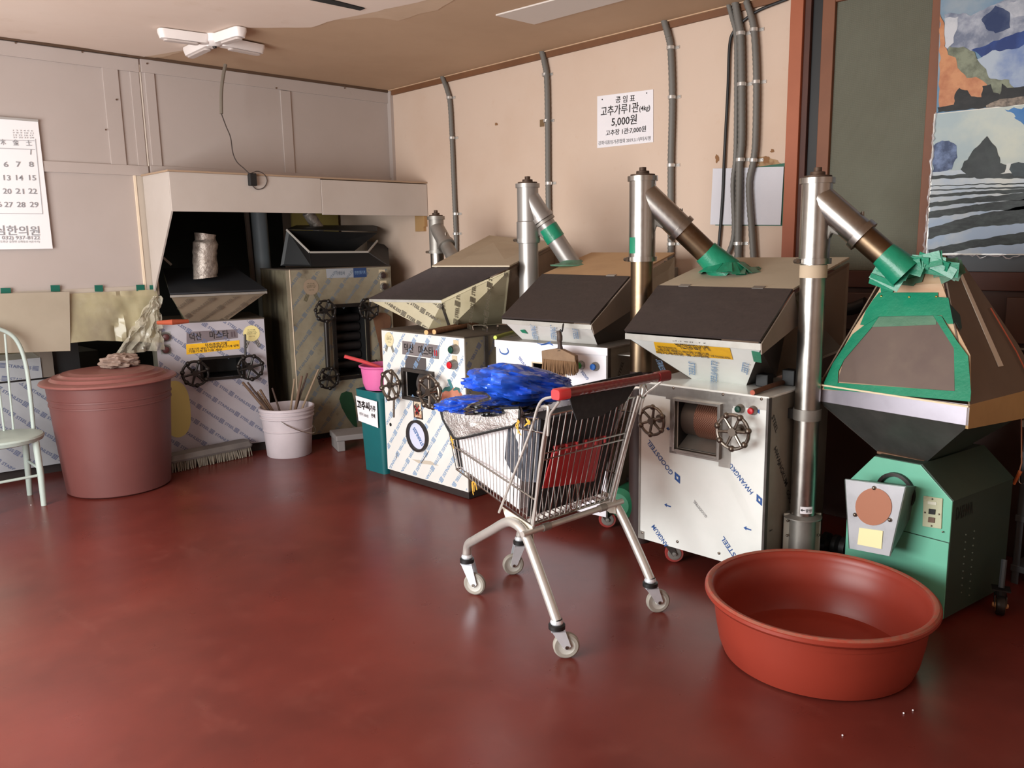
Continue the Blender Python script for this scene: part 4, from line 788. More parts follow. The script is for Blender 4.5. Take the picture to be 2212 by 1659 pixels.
# ------------------------------------------------------------------ elevator pipes
def ypipe(name, label, x, y, r, zc, target, zj, zb_=.0, fm=steel, pm=steel, pm2=None, rf=None, br_len=None, tape_b=None, sleeve=None, cone=None, branch_off=.07):
    """upright pipe with a wye on top whose branch runs down to target (room coordinates)"""
    rf = rf or r * 1.12; t = thing(name, label, 'pipe', loc=(x, y, 0)); T = Vector(target) - Vector((x, y, 0)); pm2 = pm2 or pm
    MB().lathe([(r, zb_), (r, zj)], (0, 0, 0), 36).build('upright_pipe', pm, t, smooth=True)
    b = MB().lathe([(rf, zj - .02), (rf, zc)], (0, 0, 0), 36)
    S = Vector((0, 0, zc - .068)) ; h = Vector((T.x, T.y, 0)); d = (T - S); k = min(1, br_len / d.length) if br_len else .5
    E = S + d * k; b.cyl(S, E, rf * .98, n=32)
    g0_ = d.normalized(); th2 = g0_.angle(Vector((0, 0, -1))) / 2; bis = (g0_ + Vector((0, 0, -1))).normalized(); nn = g0_.cross(Vector((0, 0, -1))).normalized(); lw = rf / math.tan(th2) + .045
    lowe = (g0_.cross(nn)).normalized(); lowe = lowe if lowe.z < 0 else -lowe; hx = Vector((h.x, h.y, 0)).normalized()
    cx_ = S + bis * (rf / math.sin(th2)); web = [S, S + g0_ * lw, S + g0_ * lw + lowe * rf * .93, cx_ + bis * .016, S + Vector((0, 0, -lw)) + hx * rf * .93, S + Vector((0, 0, -lw))]
    MB().prism([p_ - nn * rf * .45 for p_ in web], nn * rf * .9).build('wye_web', mat('weld_steel', s(120, 116, 110), .6, .4), t, bevel=.006)
    b.build('wye_body', fm, t, smooth=True)
    for z in (zc - .005, zj - .01):
        MB().lathe([(rf, z - .012), (rf + .009, z - .012), (rf + .009, z + .012), (rf, z + .012)], (0, 0, 0), 36).build('collar', fm, t, smooth=True)
    dn_ = d.normalized(); MB().cyl(E - dn_ * .014, E + dn_ * .014, rf + .009, n=32).build('collar', fm, t, smooth=True)
    MB().cyl(E, T, rf * .86, n=32).build('branch_pipe', pm2, t, smooth=True)
    cp = MB().lathe([(rf * .92, zc + .007), (rf * .92, zc + .016), (rf * .5, zc + .018), (rf * .48, zc + .032), (rf * .26, zc + .034), (rf * .26, zc + .05), (1e-5, zc + .052)], (0, 0, 0), 20)
    cp.build('bearing_cap', mat('rusty_bearing', s(92, 72, 58), .6, .5, var=[(20, s(56, 44, 38), .4, .7, .7)]), t, smooth=True)
    lug = h.normalized() if h.length else Vector((1, 0, 0)); sd = -lug
    lc = Vector((0, 0, zj - .01)) + Vector((-.85, .5, 0)).normalized() * (rf + .02)
    MB().cyl(lc + Vector((.5, .85, 0)).normalized() * .012, lc - Vector((.5, .85, 0)).normalized() * .012, .010, n=10).build('clamp_bolt', iron, t, smooth=True)
    e2 = E + dn_.orthogonal().normalized() * 0 + Vector((0, 0, rf + .02)); MB().cyl(e2 - Vector((0, 0, .01)), e2 + Vector((0, 0, .012)), .007, n=8).build('clamp_bolt', iron, t, smooth=True)
    return t, S, E, T
def crumple(mb, c, rx, ry, h, n=26, seed=0, k=3):
    """a ragged skirt of overlapping tape strips round c"""
    rnd = random.Random(seed); c = Vector(c)
    for i in range(n):
        a = 2 * math.pi * i / n + rnd.uniform(-.15, .15); d = Vector((math.cos(a), math.sin(a), 0)); s_ = Vector((-d.y, d.x, 0)); w = rnd.uniform(.02, .04)
        o = c + Vector((d.x * rx, d.y * ry, h * rnd.uniform(-.1, .25))); tp = c + Vector((d.x * rx * .55, d.y * ry * .55, h))
        mb.plate([o - s_ * w + d * rnd.uniform(0, .03), o + s_ * w + d * rnd.uniform(0, .02), tp + s_ * w * .7, tp - s_ * w * .7], .0012)
def at_board(F, px, py, lo, hi):     # pixel on the sloping board between lo=(w,v) and hi=(w,v)
    best = None
    for i in range(200):
        w = lo[0] + (hi[0] - lo[0]) * i / 199; v = lo[1] + (hi[1] - lo[1]) * i / 199; p = F.W(px, py, w)
        if best is None or abs(p.z - v) < best[0]: best = (abs(p.z - v), p)
    return Vector(F.o + F.u * best[1].x + F.w * best[1].y) + Vector((0, 0, best[1].z))
# 1: behind the striped hopper
T1 = at_board(FM2, 985, 568, (.5, 1.46), (1.2, 1.63))
t, S, E, T = ypipe('wye_pipe', 'small dull wye pipe furthest back, above the striped hopper', 3.83, 4.75, .05, 1.80, T1, 1.56, .0, steel_dull, steel, steel_dull, .055, .2)
MB().plate([T1 - Vector((3.83, 4.75, 0)) + Vector(v) for v in ((-.1, .1, .0), (.06, .12, .02), (.10, -.13, .03), (-.06, -.14, .0))], .003).build('sealing_sheet', mat('dusty_sealing_sheet', s(172, 158, 140), .6, alpha=.9), t)
# 2: with the green tape band
T2_ = at_board(FM3, 1236, 572, (.34, 1.404), (.88, 1.52))
t, S, E, T = ypipe('wye_pipe', 'grey wye pipe with one green tape band round its branch', 3.65, 3.62, .0615, 1.955, T2_, 1.63, .0, mat('grey_painted_pipe', s(158, 154, 150), .38, .6), mat('grey_painted_pipe', (0, 0, 0)), mat('grey_painted_pipe', (0, 0, 0)), .066, .16)
d = (T - S); MB().cyl(S + d * .45, S + d * .63, .0615, n=28).build('tape_band', tape, t, smooth=True); MB().cyl(S + d * .36, S + d * .39, .0705, n=28).build('pipe_bead', steel_dull, t, smooth=True)
mb = MB(); mb.lathe([(.065, -.012), (.15, -.004), (.155, .004), (.09, .012), (.065, .03)], T, 24, squash=.8); mb.build('tape_seal', tape_o, t, smooth=True); o = t.children[-1]
MB().lathe([(.0615, 1.60), (.072, 1.602), (.072, 1.73), (.0665, 1.735)], (0, 0, 0), 36).build('sleeve', mat('grey_painted_pipe', (0, 0, 0)), t, smooth=True)
# 3: bronze pipe
T3_ = at_board(FM4, 1572, 590, (.2, 1.372), (.76, 1.495))
t, S, E, T = ypipe('wye_pipe', 'bright wye on bronze-tinted pipe with green taped foot, above the white grinder', 3.40, 2.555, .0575, 1.915, T3_, 1.52, .0, steel, steel_b, steel_b, .067, .27)
d = (T - S).normalized(); L_ = (T - S).length
MB().lathe([(.059, .0), (.059, .93), (.0576, .931)], (0, 0, 0), 32).build('lower_sleeve', mat('dark_rusty_pipe', s(58, 40, 38), .55, var=[(6, s(40, 30, 30), .4, .7, .6)]), t, smooth=True)
MB().lathe([(1e-5, 0), (.064, 0), (.070, .06), (.078, .12), (.083, .15)], (0, 0, 0), 24).xf(Matrix.Translation(S + d * (L_ - .155)) @ d.to_track_quat('Z', 'Y').to_matrix().to_4x4()).build('tape_sleeve', tape, t, smooth=True)
mb = MB(); crumple(mb, T + Vector((0, 0, .0)), .13, .13, .055, 22, 3); mb.build('tape_skirt', tape, t); mb = MB(); crumple(mb, T + Vector((.05, -.06, .0)), .14, .11, .03, 12, 8); mb.build('old_tape_skirt', tape_o, t)
pa = MB(); av = lambda a, z: (.0682 * math.cos(a), .0682 * math.sin(a), z)
for i in range(6): a0_ = R(150 + 6 * i); a1_ = R(156 + 6 * i); pa.add([av(a0_, 1.54), av(a1_, 1.54), av(a1_, 1.62), av(a0_, 1.62)], [(0, 1, 2, 3)])
pa.build('tape_patch', tape, t)
# 4: big bright pipe
T4_ = Vector(FMI.o + FMI.u * .24 + FMI.w * .02) + Vector((0, 0, 1.475))
T4_ = Vector(FMI.o + FMI.u * FMI.W(1945, 580, 0).x) + Vector((0, 0, FMI.W(1945, 580, 0).z))
t, S, E, T = ypipe('wye_pipe', 'largest bright wye pipe standing beside the green mill', 3.415, 1.645, .0545, 1.845, T4_, 1.512, .2, steel, steel, steel_b, .0635, .25)
MB().lathe([(.0555, 1.43), (.0575, 1.43), (.0575, 1.485), (.0555, 1.485)], (0, 0, 0), 36).build('paper_band', mat('tan_paper_tape', s(196, 176, 150), .7), t, smooth=True)
base = MB(); base.lathe([(.06, .0), (.06, .34), (.085, .345), (.085, .35), (.056, .36)], (0, 0, 0), 32); base.build('base_sleeve', steel_dull, t, smooth=True)
for sx_ in (-1, 1):
    k = Vector((.70, -.71, 0)) * sx_; p = MB(); c = k * .072; p.box(-.012, .012, -.003, .003, .03, .36); p.xf(Matrix.Translation(c) @ Matrix.Rotation(R(-45), 4, 'Z')).build('flange_strip', mat('pale_flange', s(176, 172, 160), .5), t)
    for z in (.1, .18, .26, .33): MB().ball(Vector((-.012, -.012, z)) + c, .006, 8).build('rivet', iron, t, smooth=True)
al = MB(); cvs = lambda a, z: Vector((-.0565 * math.cos(a), -.0565 * math.sin(a), z))
for a0_, a1_, z0_, z1_, m_, nm_, k in ((.25, 1.25, .375, .408, paper, 'arrow_label', 1.0),):
    for i in range(8):
        a, b = a0_ + (a1_ - a0_) * i / 8, a0_ + (a1_ - a0_) * (i + 1) / 8; al.add([cvs(a, z0_), cvs(b, z0_), cvs(b, z1_), cvs(a, z1_)], [(0, 1, 2, 3)])
ao = al.build('arrow_label', paper, t)
wr2 = MB(); cv2 = lambda x, y: Vector((-.0572 * math.cos(1.2 - x / .057), -.0572 * math.sin(1.2 - x / .057), y)); write(wr2, '방향', (.0, .383), .017, 0, lambda a, b: cv2(a, b), 1, .02)
wr2.add([cv2(.034, .390), cv2(.045, .390), cv2(.045, .394), cv2(.034, .394)], [(0, 1, 2, 3)]); wr2.add([cv2(.044, .385), cv2(.053, .392), cv2(.044, .399)], [(0, 1, 2)]); wr2.build('label_print', ink_k, ao)
d = (T - S).normalized(); MB().lathe([(.0555, 0), (.060, .03), (.064, .07), (.069, .11), (.070, .12)], (0, 0, 0), 24).xf(Matrix.Translation(S + d * ((T - S).length - .09)) @ d.to_track_quat('Z', 'Y').to_matrix().to_4x4()).build('tape_sleeve', tape, t, smooth=True)
brk = MB(); brk.box(-.035, .06, .05, .09, .80, .845); brk.build('clamp_bracket', blackm, t)
MB().lathe([(.055, .80), (.061, .80), (.061, .85), (.055, .85)], (0, 0, 0), 32).build('clamp_band', steel_dull, t, smooth=True)
# ------------------------------------------------------------------ green mill at the right
def on_plane(F, px, A, B, C, off=.0, toward=None):
    A, B, C = Vector(A), Vector(B), Vector(C); n = (B - A).cross(C - A).normalized(); e = cam_l(F)
    if n.dot(e - A) < 0: n = -n
    out = []
    for x, y in px:
        p0 = F.W(x, y, -.6) if False else F.V(x, y, EYE - .3); d = (p0 - e); out.append(e + d * ((A + n * off - e).dot(n) / d.dot(n)))
    return out
F = FMI; q = lambda x, y, w=0: F.W(x, y, w)
mi = thing('flour_mill', 'mint green mill with tall taped wooden hopper and sloping metal spout', 'mill', F)
mint = mat('mint_enamel', s(112, 188, 160), .42, var=[(3, s(98, 170, 146), .5, .75, .6), (16, s(60, 84, 70), .68, .8, .6)], coat=.2)
mint_shaded = mat('shaded_mint_enamel', s(48, 66, 56), .5, var=[(3, s(38, 50, 44), .4, .7, .6)])  # shade on the mill body and right funnel plate, painted as darker mint
PR = [(0, 0, .03), (.46, 0, .03), (.46, 0, .54), (.32, 0, .665), (.115, 0, .66), (0, 0, .52)]
MB().prism([(x, .004, z) for x, _, z in PR], (0, .52, 0)).build('mill_body', mint_shaded, mi, bevel=.004)
MB().prism([(x, -.002, z) for x, _, z in [(0, 0, .355), (.46, 0, .365), (.46, 0, .54), (.32, 0, .662), (.115, 0, .657), (0, 0, .52)]], (0, .008, 0)).build('upper_front', mint, mi, bevel=.002)
MB().prism([(0, -.001, .03), (.458, -.001, .03), (.458, -.001, .361), (0, -.001, .351)], (0, .006, 0)).build('lower_front', mint, mi, bevel=.002)
MB().prism([(.46, 0, .54), (.322, 0, .664), (.326, 0, .668), (.465, 0, .543)], (0, .52, 0)).build('edge_strip', mint_shaded, mi)
c = q(1937, 1062); MB().lathe([(.085, -.002), (.085, -.02), (.07, -.022), (.066, -.004)], (c.x, 0, c.z), 32, 'Y').build('outlet_ring', blackm, mi, smooth=True)
alu = mat('polished_aluminium', s(214, 218, 224), .3, .35, var=[(8, s(160, 164, 170), .5, .8, .5)], bump=(12, .08, .006))
fa = [q(1826, 1036, -.17), q(1957, 1053, -.17), q(1923, 1202, -.15), q(1835, 1185, -.15)]
MB().plate(fa, .004).build('spout_front', alu, mi, bevel=.001)
bk = [q(1880, 1040, -.0), q(1978, 1052, -.0), q(1960, 1130, .0), q(1880, 1170, .0)]
spm = mat('grey_spout_side', s(104, 112, 108), .4, .5, var=[(8, s(70, 76, 72), .5, .75, .6)])
MB().plate([fa[1], bk[1], q(1966, 1120, -.0), fa[2]], .004).build('spout_side', spm, mi); MB().plate([fa[0], fa[1], bk[1], bk[0]], .004).build('spout_top', spm, mi); MB().plate([fa[0], bk[0], bk[3], fa[3]], .004).build('spout_side', spm, mi)
sf = lambda px, off: on_plane(F, px, fa[0], fa[1], fa[3], off)
cc, ce, cd = sf([(1886, 1095), (1926, 1095), (1886, 1135)], .004); ex, ey = ce - cc, cd - cc
o = MB().plate([cc + ex * math.cos(a) + ey * math.sin(a) for a in [2 * math.pi * i / 36 for i in range(36)]], .003).build('round_cap', mat('terracotta_cap', s(172, 116, 92), .45), mi)
for x, y in ((1888, 1054), (1847, 1112), (1922, 1123)): p = sf([(x, y)], .004)[0]; MB().ball(p, .009, 8).build('wing_nut', iron, mi, smooth=True)
MB().plate(sf([(1856, 1140), (1907, 1147), (1904, 1186), (1852, 1176)], .004), .0006).build('paper_note', mat('cream_note', s(240, 230, 178), .7), mi)
swp = MB().plate([q(1994, 1071, -.008), q(2036, 1077, -.008), q(2033, 1143, -.008), q(1992, 1137, -.008)], .005).build('switch_plate', mat('aged_switch_plate', s(188, 190, 160), .5, var=[(16, s(120, 96, 66), .6, .8, .7)]), mi, bevel=.003)
for px, m_ in (([(2006, 1099), (2020, 1101), (2019, 1112), (2005, 1110)], black), ([(2005, 1117), (2019, 1119), (2018, 1130), (2004, 1128)], mat('brown_switch', s(110, 88, 74), .4))):
    MB().plate([q(x, y, -.013) for x, y in px], .006).build('rocker_switch', m_, swp, bevel=.001)
MB().plate([q(x, y, -.0105) for x, y in ((2004, 1083), (2023, 1085), (2023, 1091), (2004, 1089))], .002).build('name_strip', mat('pale_strip', s(214, 214, 196), .5), swp)
for x, y in ((2014, 1078), (2012, 1136), (2036, 1149), (1998, 1107), (2028, 1111)): p = q(x, y, -.010); MB().ball(p, .004, 6).build('screw', iron, mi)
sp = MB(); P_ = lambda a, b: (.4612, a, b); write(sp, 'DAEHWA', (.035, .455), .075, 0, P_, .42, .02)
sp.build('embossed_lettering', mat('dark_letter', s(26, 30, 26), .6), mi)
rv = MB()
for a, n0 in ((.13, 9), (.20, 10)):
    for i in range(n0): rv.ball((.461, a, .37 - .032 * i), .004, 6)
rv.build('louvre_rivet', mat('dull_rivet', s(92, 100, 88), .5), mi)['kind'] = 'stuff'
for u in (.06, .4):
    for w in (.08, .44): MB().cyl((u, w, 0), (u, w, .035), .02, n=12).build('foot', blackm, mi)
# hopper of the mill
A, B = (-.104, -.1, .955), (.544, -.1, .965)
Cb, Db = (.544, .5, .965), (-.104, .5, .955)
lo = [(a[0], a[1], .882) for a in (A, B, Cb, Db)]; nk = [(.09, .08, .655), (.30, .08, .655), (.30, .32, .655), (.09, .32, .655)]
alh = mat('hopper_sheet_steel', s(170, 166, 176), .34, .8, var=[(5, s(140, 136, 144), .45, .7, .5)])
MB().plate([A, B, lo[1], lo[0]], .003).build('front_band', alh, mi, bevel=.001)
MB().box(A[0], B[0], -.112, -.10, .955, .962).build('pale_batten', mat('pale_batten', s(222, 206, 172), .6), mi)
hs = mat('dark_sheet_metal', s(124, 124, 120), .34, .7, var=[(4, s(62, 62, 58), .4, .7, .6)])
MB().plate([lo[0], lo[1], nk[1], nk[0]], .003).build('funnel_plate', hs, mi); MB().plate([lo[1], lo[2], nk[2], nk[1]], .003).build('funnel_plate', mint_shaded, mi); MB().plate([lo[0], lo[3], nk[3], nk[0]], .003).build('funnel_plate', hs, mi); MB().plate([lo[2], lo[3], nk[3], nk[2]], .003).build('funnel_plate', hs, mi)
MB().plate([B, Cb, (.544, .5, .84), (.544, -.1, .87)], .01).build('cardboard_side', mat('tan_cardboard', s(178, 146, 98), .85, var=[(3, s(150, 118, 76), .4, .7, .6)]), mi)
MB().box(.09, .30, .06, .34, .655, .665).build('neck_flange', mat('rust_flange', s(120, 88, 66), .7), mi)
TL, TR = q(1922, 572, .14), q(2038, 566, .14)
hf = [A, B, TR, TL]; brn_board2 = mat('cocoa_hardboard', s(112, 96, 82), .8, var=[(2, s(94, 80, 68), .4, .7, .7)])
fp = lambda px, off=.004: on_plane(F, px, A, B, TL, off)
zz = lambda L_: [(1780 + x / 4.88, 560 + y / 4.88) for x, y in L_]
MB().plate([Vector(p) for p in fp([(1776, 842), (2097, 863), (2097, 768), (2062, 700), (2045, 640), (2031, 575), (1925, 575), (1900, 628), (1843, 715)], -.0075)], .006).build('front_board', kr, mi)
wmat = mat('smoky_plastic_window', s(112, 98, 90), .3, var=[(2, s(92, 78, 76), .4, .7, .8), (5, s(130, 116, 102), .55, .8, .4)], coat=.3)
MB().plate(fp(zz([(580, 600), (1150, 590), (1370, 940), (1375, 1390), (140, 1290), (210, 1060), (500, 720)]), .003), .001).build('viewing_window', wmat, mi)
MB().plate(fp(zz([(580, 605), (1150, 595), (1185, 650), (1180, 690), (500, 715)]), .0045), .0006).build('faded_tape', tape_o, mi)
def tp(px, off=.006, nm='tape_strip', m=tape, t_=.0012): return MB().plate(fp(zz(px), off), t_).build(nm, m, mi)
tp([(0, 1300), (90, 1100), (300, 790), (430, 690), (520, 640), (580, 600), (500, 720), (210, 1060), (150, 1180), (140, 1370), (0, 1370)])
tp([(110, 1300), (1370, 1390), (1550, 1390), (1540, 1500), (0, 1368), (0, 1300)], .0075)
tp([(1150, 590), (1370, 940), (1380, 1395), (1550, 1400), (1520, 1020), (1400, 860), (1290, 690), (1240, 600)], .007)
tp([(580, 350), (1200, 350), (1200, 400), (1310, 405), (1365, 680), (1300, 680), (1240, 590), (580, 603), (520, 640), (430, 695), (380, 690), (440, 540), (520, 420)], .0085)
tp([(600, 350), (590, 260), (640, 210), (780, 270), (740, 320), (720, 350)], .008)
tp([(700, 230), (1060, 150), (1030, 240), (960, 255), (940, 283), (820, 268)], .0078, m=tape_o)
tp([(730, 350), (820, 275), (1240, 255), (1290, 395), (1205, 400), (1200, 350)], .003, 'bare_wood', mat('tape_under_wood2', s(196, 160, 130), .75, var=[(4, s(216, 190, 160), .42, .7, .8, (1, 1, 3))]))
for x, y in ((603, 390), (897, 398), (1183, 394)): p = fp(zz([(x, y)]), .010)[0]; MB().ball(p, .005, 8).build('brass_tack', mat('brass', s(214, 186, 110), .3, .9), mi)
sp_ = lambda px, off=.004: on_plane(F, px, B, TR, Cb, off)
MB().plate([B, TR] + sp_([(2082, 572), (2200, 745)], 0) + [Cb], .006).build('right_board', brn_board2, mi)
MB().plate([A, TL, (TL.x + .02, TL.y + .1, TL.z), Db], .006).build('left_board', brn_board, mi)
MB().plate(sp_([(2062, 566), (2067, 564), (2168, 790), (2158, 792)], .004), .003).build('white_stripe', mat('white_tape', s(216, 206, 190), .6), mi)
MB().plate(sp_([(2051, 655), (2074, 680), (2078, 708), (2074, 714), (2064, 695), (2060, 700)], .004), .001).build('dark_tape', mat('dark_green_tape', s(20, 52, 46), .5), mi)
MB().tube([sp_([(2140, 665)], .01)[0], sp_([(2196, 760)], .01)[0], sp_([(2230, 830)], .01)[0]], .003, 6).build('edge_cord', mat('orange_grip', (0, 0, 0)), mi)
mb = MB(); tc_ = Vector((TL + TR) / 2); rnd = random.Random(4)
SL = [(TL + Vector((-.02, -.03, -.16))), (TL + Vector((0, -.02, -.03))), q(1945, 572, .0), q(1990, 556, .04), q(2040, 556, .1), TR + Vector((.02, .0, -.02)), TR + Vector((-.0, -.0, -.06))]
mb.plate(fp(zz([(560, 222), (640, 120), (740, 40), (860, -30), (1080, -50), (1230, -30), (1225, 110), (1060, 150), (960, 180), (800, 230), (700, 330), (600, 350), (600, 270)]), .012), .002)
for i in range(14):
    t0 = i / 13; p = q(1905 + 130 * t0, 610 - 45 * math.sin(t0 * 2.4) , -.03 + .06 * t0); a = rnd.uniform(-.5, .3); l, w_ = rnd.uniform(.05, .09), rnd.uniform(.018, .03)
    e1 = Vector((math.cos(a), .1, math.sin(a))) * l; e2 = Vector((-math.sin(a), rnd.uniform(-.3, .3), math.cos(a))) * w_; mb.plate([p - e1 - e2, p + e1 - e2, p + e1 + e2, p - e1 + e2], .0012)
mb.build('tape_wrap', tape, mi)
mb = MB()
for i in range(6):
    p = q(2035 + i * 4, 572 + i * 3, .1); a = rnd.uniform(-1, 1); e1 = Vector((math.cos(a), .1, math.sin(a))) * .05; e2 = Vector((-math.sin(a), .2, math.cos(a))) * .03; mb.plate([p - e1 - e2, p + e1 - e2, p + e1 + e2, p - e1 + e2], .0012)
mb.build('old_tape_wrap', tape_o, mi)
MB().plate([TL, TR, (TR.x, TR.y + .12, TR.z), (TL.x, TL.y + .12, TL.z)], .006).build('hopper_top', kr, mi)
# leg and caster of the rack, rack
ro = G.V(2183, 1258, 0); RK = Fr(ro.x, ro.y, -97)
rk = thing('steel_rack', 'grey slotted steel rack at the right edge behind the mill', 'rack', RK)
rkm = mat('slate_rack_paint', s(84, 88, 92), .5, var=[(5, s(62, 64, 68), .4, .7, .6)])
for u in (0, .62):
    for w in (0, .42): MB().box(u, u + .03, w, w + .004, 0, .78).add([], []).box(u, u + .004, w, w + .03, 0, .78).build('upright', rkm, rk)
for v in (.06, .30, .60): MB().box(-.005, .655, -.006, .43, v, v + .03).build('shelf', rkm, rk, bevel=.002)
MB().box(-.01, .66, -.02, .44, .745, .775).build('pale_shelf', mat('pale_shelf', s(150, 146, 134), .6), rk, bevel=.002)
cbx = thing('cardboard_box', 'tan cardboard box on top of the rack at the right edge', 'box', Fr(RK.o[0], RK.o[1], -97)); MB().box(.02, .5, .02, .3, .777, .99).build('carton', mat('tan_cardboard', (0, 0, 0)), cbx, bevel=.003); MB().box(.015, .505, .1, .16, .78, .992).build('packing_tape', mat('packing_tape', s(176, 132, 72), .3, coat=.6), cbx)
cs = G.V(2158, 1322, 0); co = thing('rack_caster', 'lone dark caster on an angled strut beside the green mill', 'caster', loc=(cs.x, cs.y, 0)); caster(co, 0, 0, .042, .11, 1.9, blackm, blackm, 'caster', mat('tan_hub', s(190, 140, 90), .5)); MB().cyl((0, 0, .11), (.05, .01, .22), .012, n=8).build('strut', mat('dark_strut', s(52, 54, 56), .6), co)
hk = [RK.W(2206, 850, -.05), RK.W(2207, 1000, -.05), RK.W(2201, 1022, -.05)]
oc = thing('hanging_hook', 'thin hook cord with orange plastic tip hanging at the right rack', 'hook', RK); MB().tube(hk, .003, 6).build('cord', mat('pale_cord', s(170, 110, 80), .7), oc); MB().cyl(RK.W(2204, 1018, -.05), RK.W(2190, 1046, -.05), .009, .006, 8).build('orange_tip', mat('orange_plastic', s(226, 124, 70), .4), oc)
MB().tube(bez([RK.W(2203, 1022, -.05), RK.W(2201, 1040, -.05), RK.W(2208, 1046, -.05), RK.W(2216, 1040, -.05)], 5), .003, 6).build('wire_hook', chrome, oc, smooth=True)
# dark pipe and blue motor low behind the mill
dp = MB().tube(bez([wpt(1770, 665, .12), wpt(1800, 668, .12), wpt(1840, 667, .12), wpt(1872, 655, .12)], 5), .035, 12).build('rubber_hose', black, None, smooth=True); tag(dp, 'black rubber hose clamped on the dark panel behind the bright wye pipe', 'hose')
mo = thing('drive_motor', 'blackened motor pulley low between pipe base and green mill', 'motor', loc=(3.60, 1.56, .0)); MB().lathe([(.02, -.08), (.05, -.075), (.05, -.05), (.035, -.045), (.05, -.03), (.05, -.01), (.035, 0), (.05, .015), (.05, .04), (.02, .05)], (0, 0, .16), 24, 'Y').build('pulley', black, mo, smooth=True); MB().box(-.03, .05, -.04, .04, 0, .12).build('motor_foot', black, mo)
mo.location = (3.64, 1.60, 0)

# ------------------------------------------------------------------ red tub, brick bin, buckets
tubm = mat('red_plastic_tub', s(144, 54, 40), .38, var=[(2.4, s(128, 45, 34), .45, .7, .6), (18, s(122, 62, 50), .68, .85, .5)], spec=.4)
tb = thing('plastic_tub', 'wide empty red plastic tub with dusty rolled rim on the floor', 'tub', loc=(2.885, 1.312, 0))
MB().lathe([(1e-5, .006), (.30, .006), (.335, .0), (.352, .008), (.368, .05), (.381, .12), (.392, .205), (.397, .207), (.400, .228), (.407, .232), (.420, .236), (.427, .246), (.426, .257), (.416, .265), (.403, .264), (.393, .255), (.389, .235), (.385, .205), (.381, .20), (.37, .12), (.355, .05), (.34, .022), (.3, .014), (.27, .017), (.262, .014), (1e-5, .014)], (0, 0, 0), 96).build('tub_body', tubm, tb, smooth=True)
MB().lathe([(.4235, .250), (.4225, .2605), (.4150, .2665), (.4060, .2665), (.3990, .2625)], (0, 0, 0), 96).build('dusty_rim', mat('tub_rim_dust', s(150, 88, 70), .7, var=[(30, s(170, 62, 44), .45, .65, .9)]), tb, smooth=True)
binm = mat('brick_plastic_bin', s(108, 62, 58), .5, var=[(2, s(94, 52, 50), .4, .7, .6)])
bn = thing('lidded_bin', 'big brick-red plastic bin with round stepped lid near the left edge', 'bin', loc=(1.80, 5.80, 0))
MB().lathe([(1e-5, .0), (.31, .0), (.328, .012), (.340, .15), (.352, .30), (.372, .58), (.374, .60), (.379, .602), (.379, .612), (.375, .614), (.377, .64), (.382, .642), (.382, .652), (.378, .654), (.386, .735), (.396, .74), (.396, .752), (.37, .752), (1e-5, .74)], (0, 0, 0), 72).build('bin_body', binm, bn, smooth=True)
MB().lathe([(.39, .742), (.418, .742), (.424, .748), (.418, .758), (.395, .766), (.36, .768), (.352, .776), (.345, .786), (.31, .788), (.30, .794), (.29, .804), (.25, .806), (.24, .812), (.225, .814), (1e-5, .816)], (0, 0, 0), 72).build('bin_lid', mat('brick_plastic_lid', s(132, 80, 75), .42, var=[(4, s(116, 66, 62), .45, .7, .6), (12, s(140, 104, 96), .62, .8, .5)]), bn, smooth=True)
def grid_blob(c, rx, ry, rz, amp, seed, nu=56, nv=30, fl=None, fr_=3.0, sharp=.6, floor=None):
    c = Vector(c); vs = []; 
    for i in range(nv + 1):
        th = math.pi * i / nv
        for j in range(nu):
            a = 2 * math.pi * j / nu; d = Vector((math.sin(th) * math.cos(a), math.sin(th) * math.sin(a), math.cos(th))); sd = Vector((seed * 3.1, 0, 0))
            n1 = noise.noise(d * fr_ + sd); n2 = abs(noise.noise(d * fr_ * 2.3 + sd)); n3 = abs(noise.noise(d * fr_ * 5 + sd)); d2 = Vector((d.x * .6, d.y, d.z * 1.3)); w_ = noise.noise_vector(d2 * 1.3 + sd) * .5; n2 = abs(noise.noise((d2 + w_) * fr_ * 1.5 + sd)); n3 = abs(noise.noise((d2 + w_) * fr_ * 3.6 + sd)); k = 1 + amp * (n1 * 1.2 + sharp * (.4 - n2) + sharp * .36 * (.3 - n3))
            p = c + Vector((d.x * rx * k, d.y * ry * k, d.z * rz * k))
            if floor is not None and p.z < floor: p.z = floor + (p.z - floor) * .08
            vs.append(p)
    return MB().add(vs, [(i * nu + j, i * nu + (j + 1) % nu, (i + 1) * nu + (j + 1) % nu, (i + 1) * nu + j) for i in range(nv) for j in range(nu)])
p = G.V(260, 792, .816); o = grid_blob((0, 0, .035), .115, .09, .05, .35, 3, floor=.003).build('cloth_sack', mat('dusty_taupe_cloth', s(150, 128, 116), .9, bump=(40, .3, .006)), None, smooth=True); o.location = p; tag(o, 'crumpled taupe cloth bag lying on the brick-red bin lid', 'cloth bag')
bk_ = thing('paint_bucket', 'dusty white plastic bucket holding wooden sticks', 'bucket', loc=(3.04, 5.70, 0))
bkm = mat('lilac_white_bucket', s(198, 186, 190), .5, var=[(3, s(176, 164, 168), .4, .7, .6), (14, s(120, 106, 100), .7, .85, .6)])
MB().lathe([(1e-5, .0), (.165, .0), (.17, .006), (.184, .20), (.190, .205), (.1905, .212), (.186, .215), (.196, .30), (.206, .305), (.206, .315), (.199, .318), (.201, .335), (.209, .338), (.209, .347), (.203, .35), (.204, .362), (.212, .366), (.212, .385), (.200, .387), (.182, .20), (.165, .02), (1e-5, .012)], (0, 0, 0), 56).build('bucket_body', bkm, bk_, smooth=True)
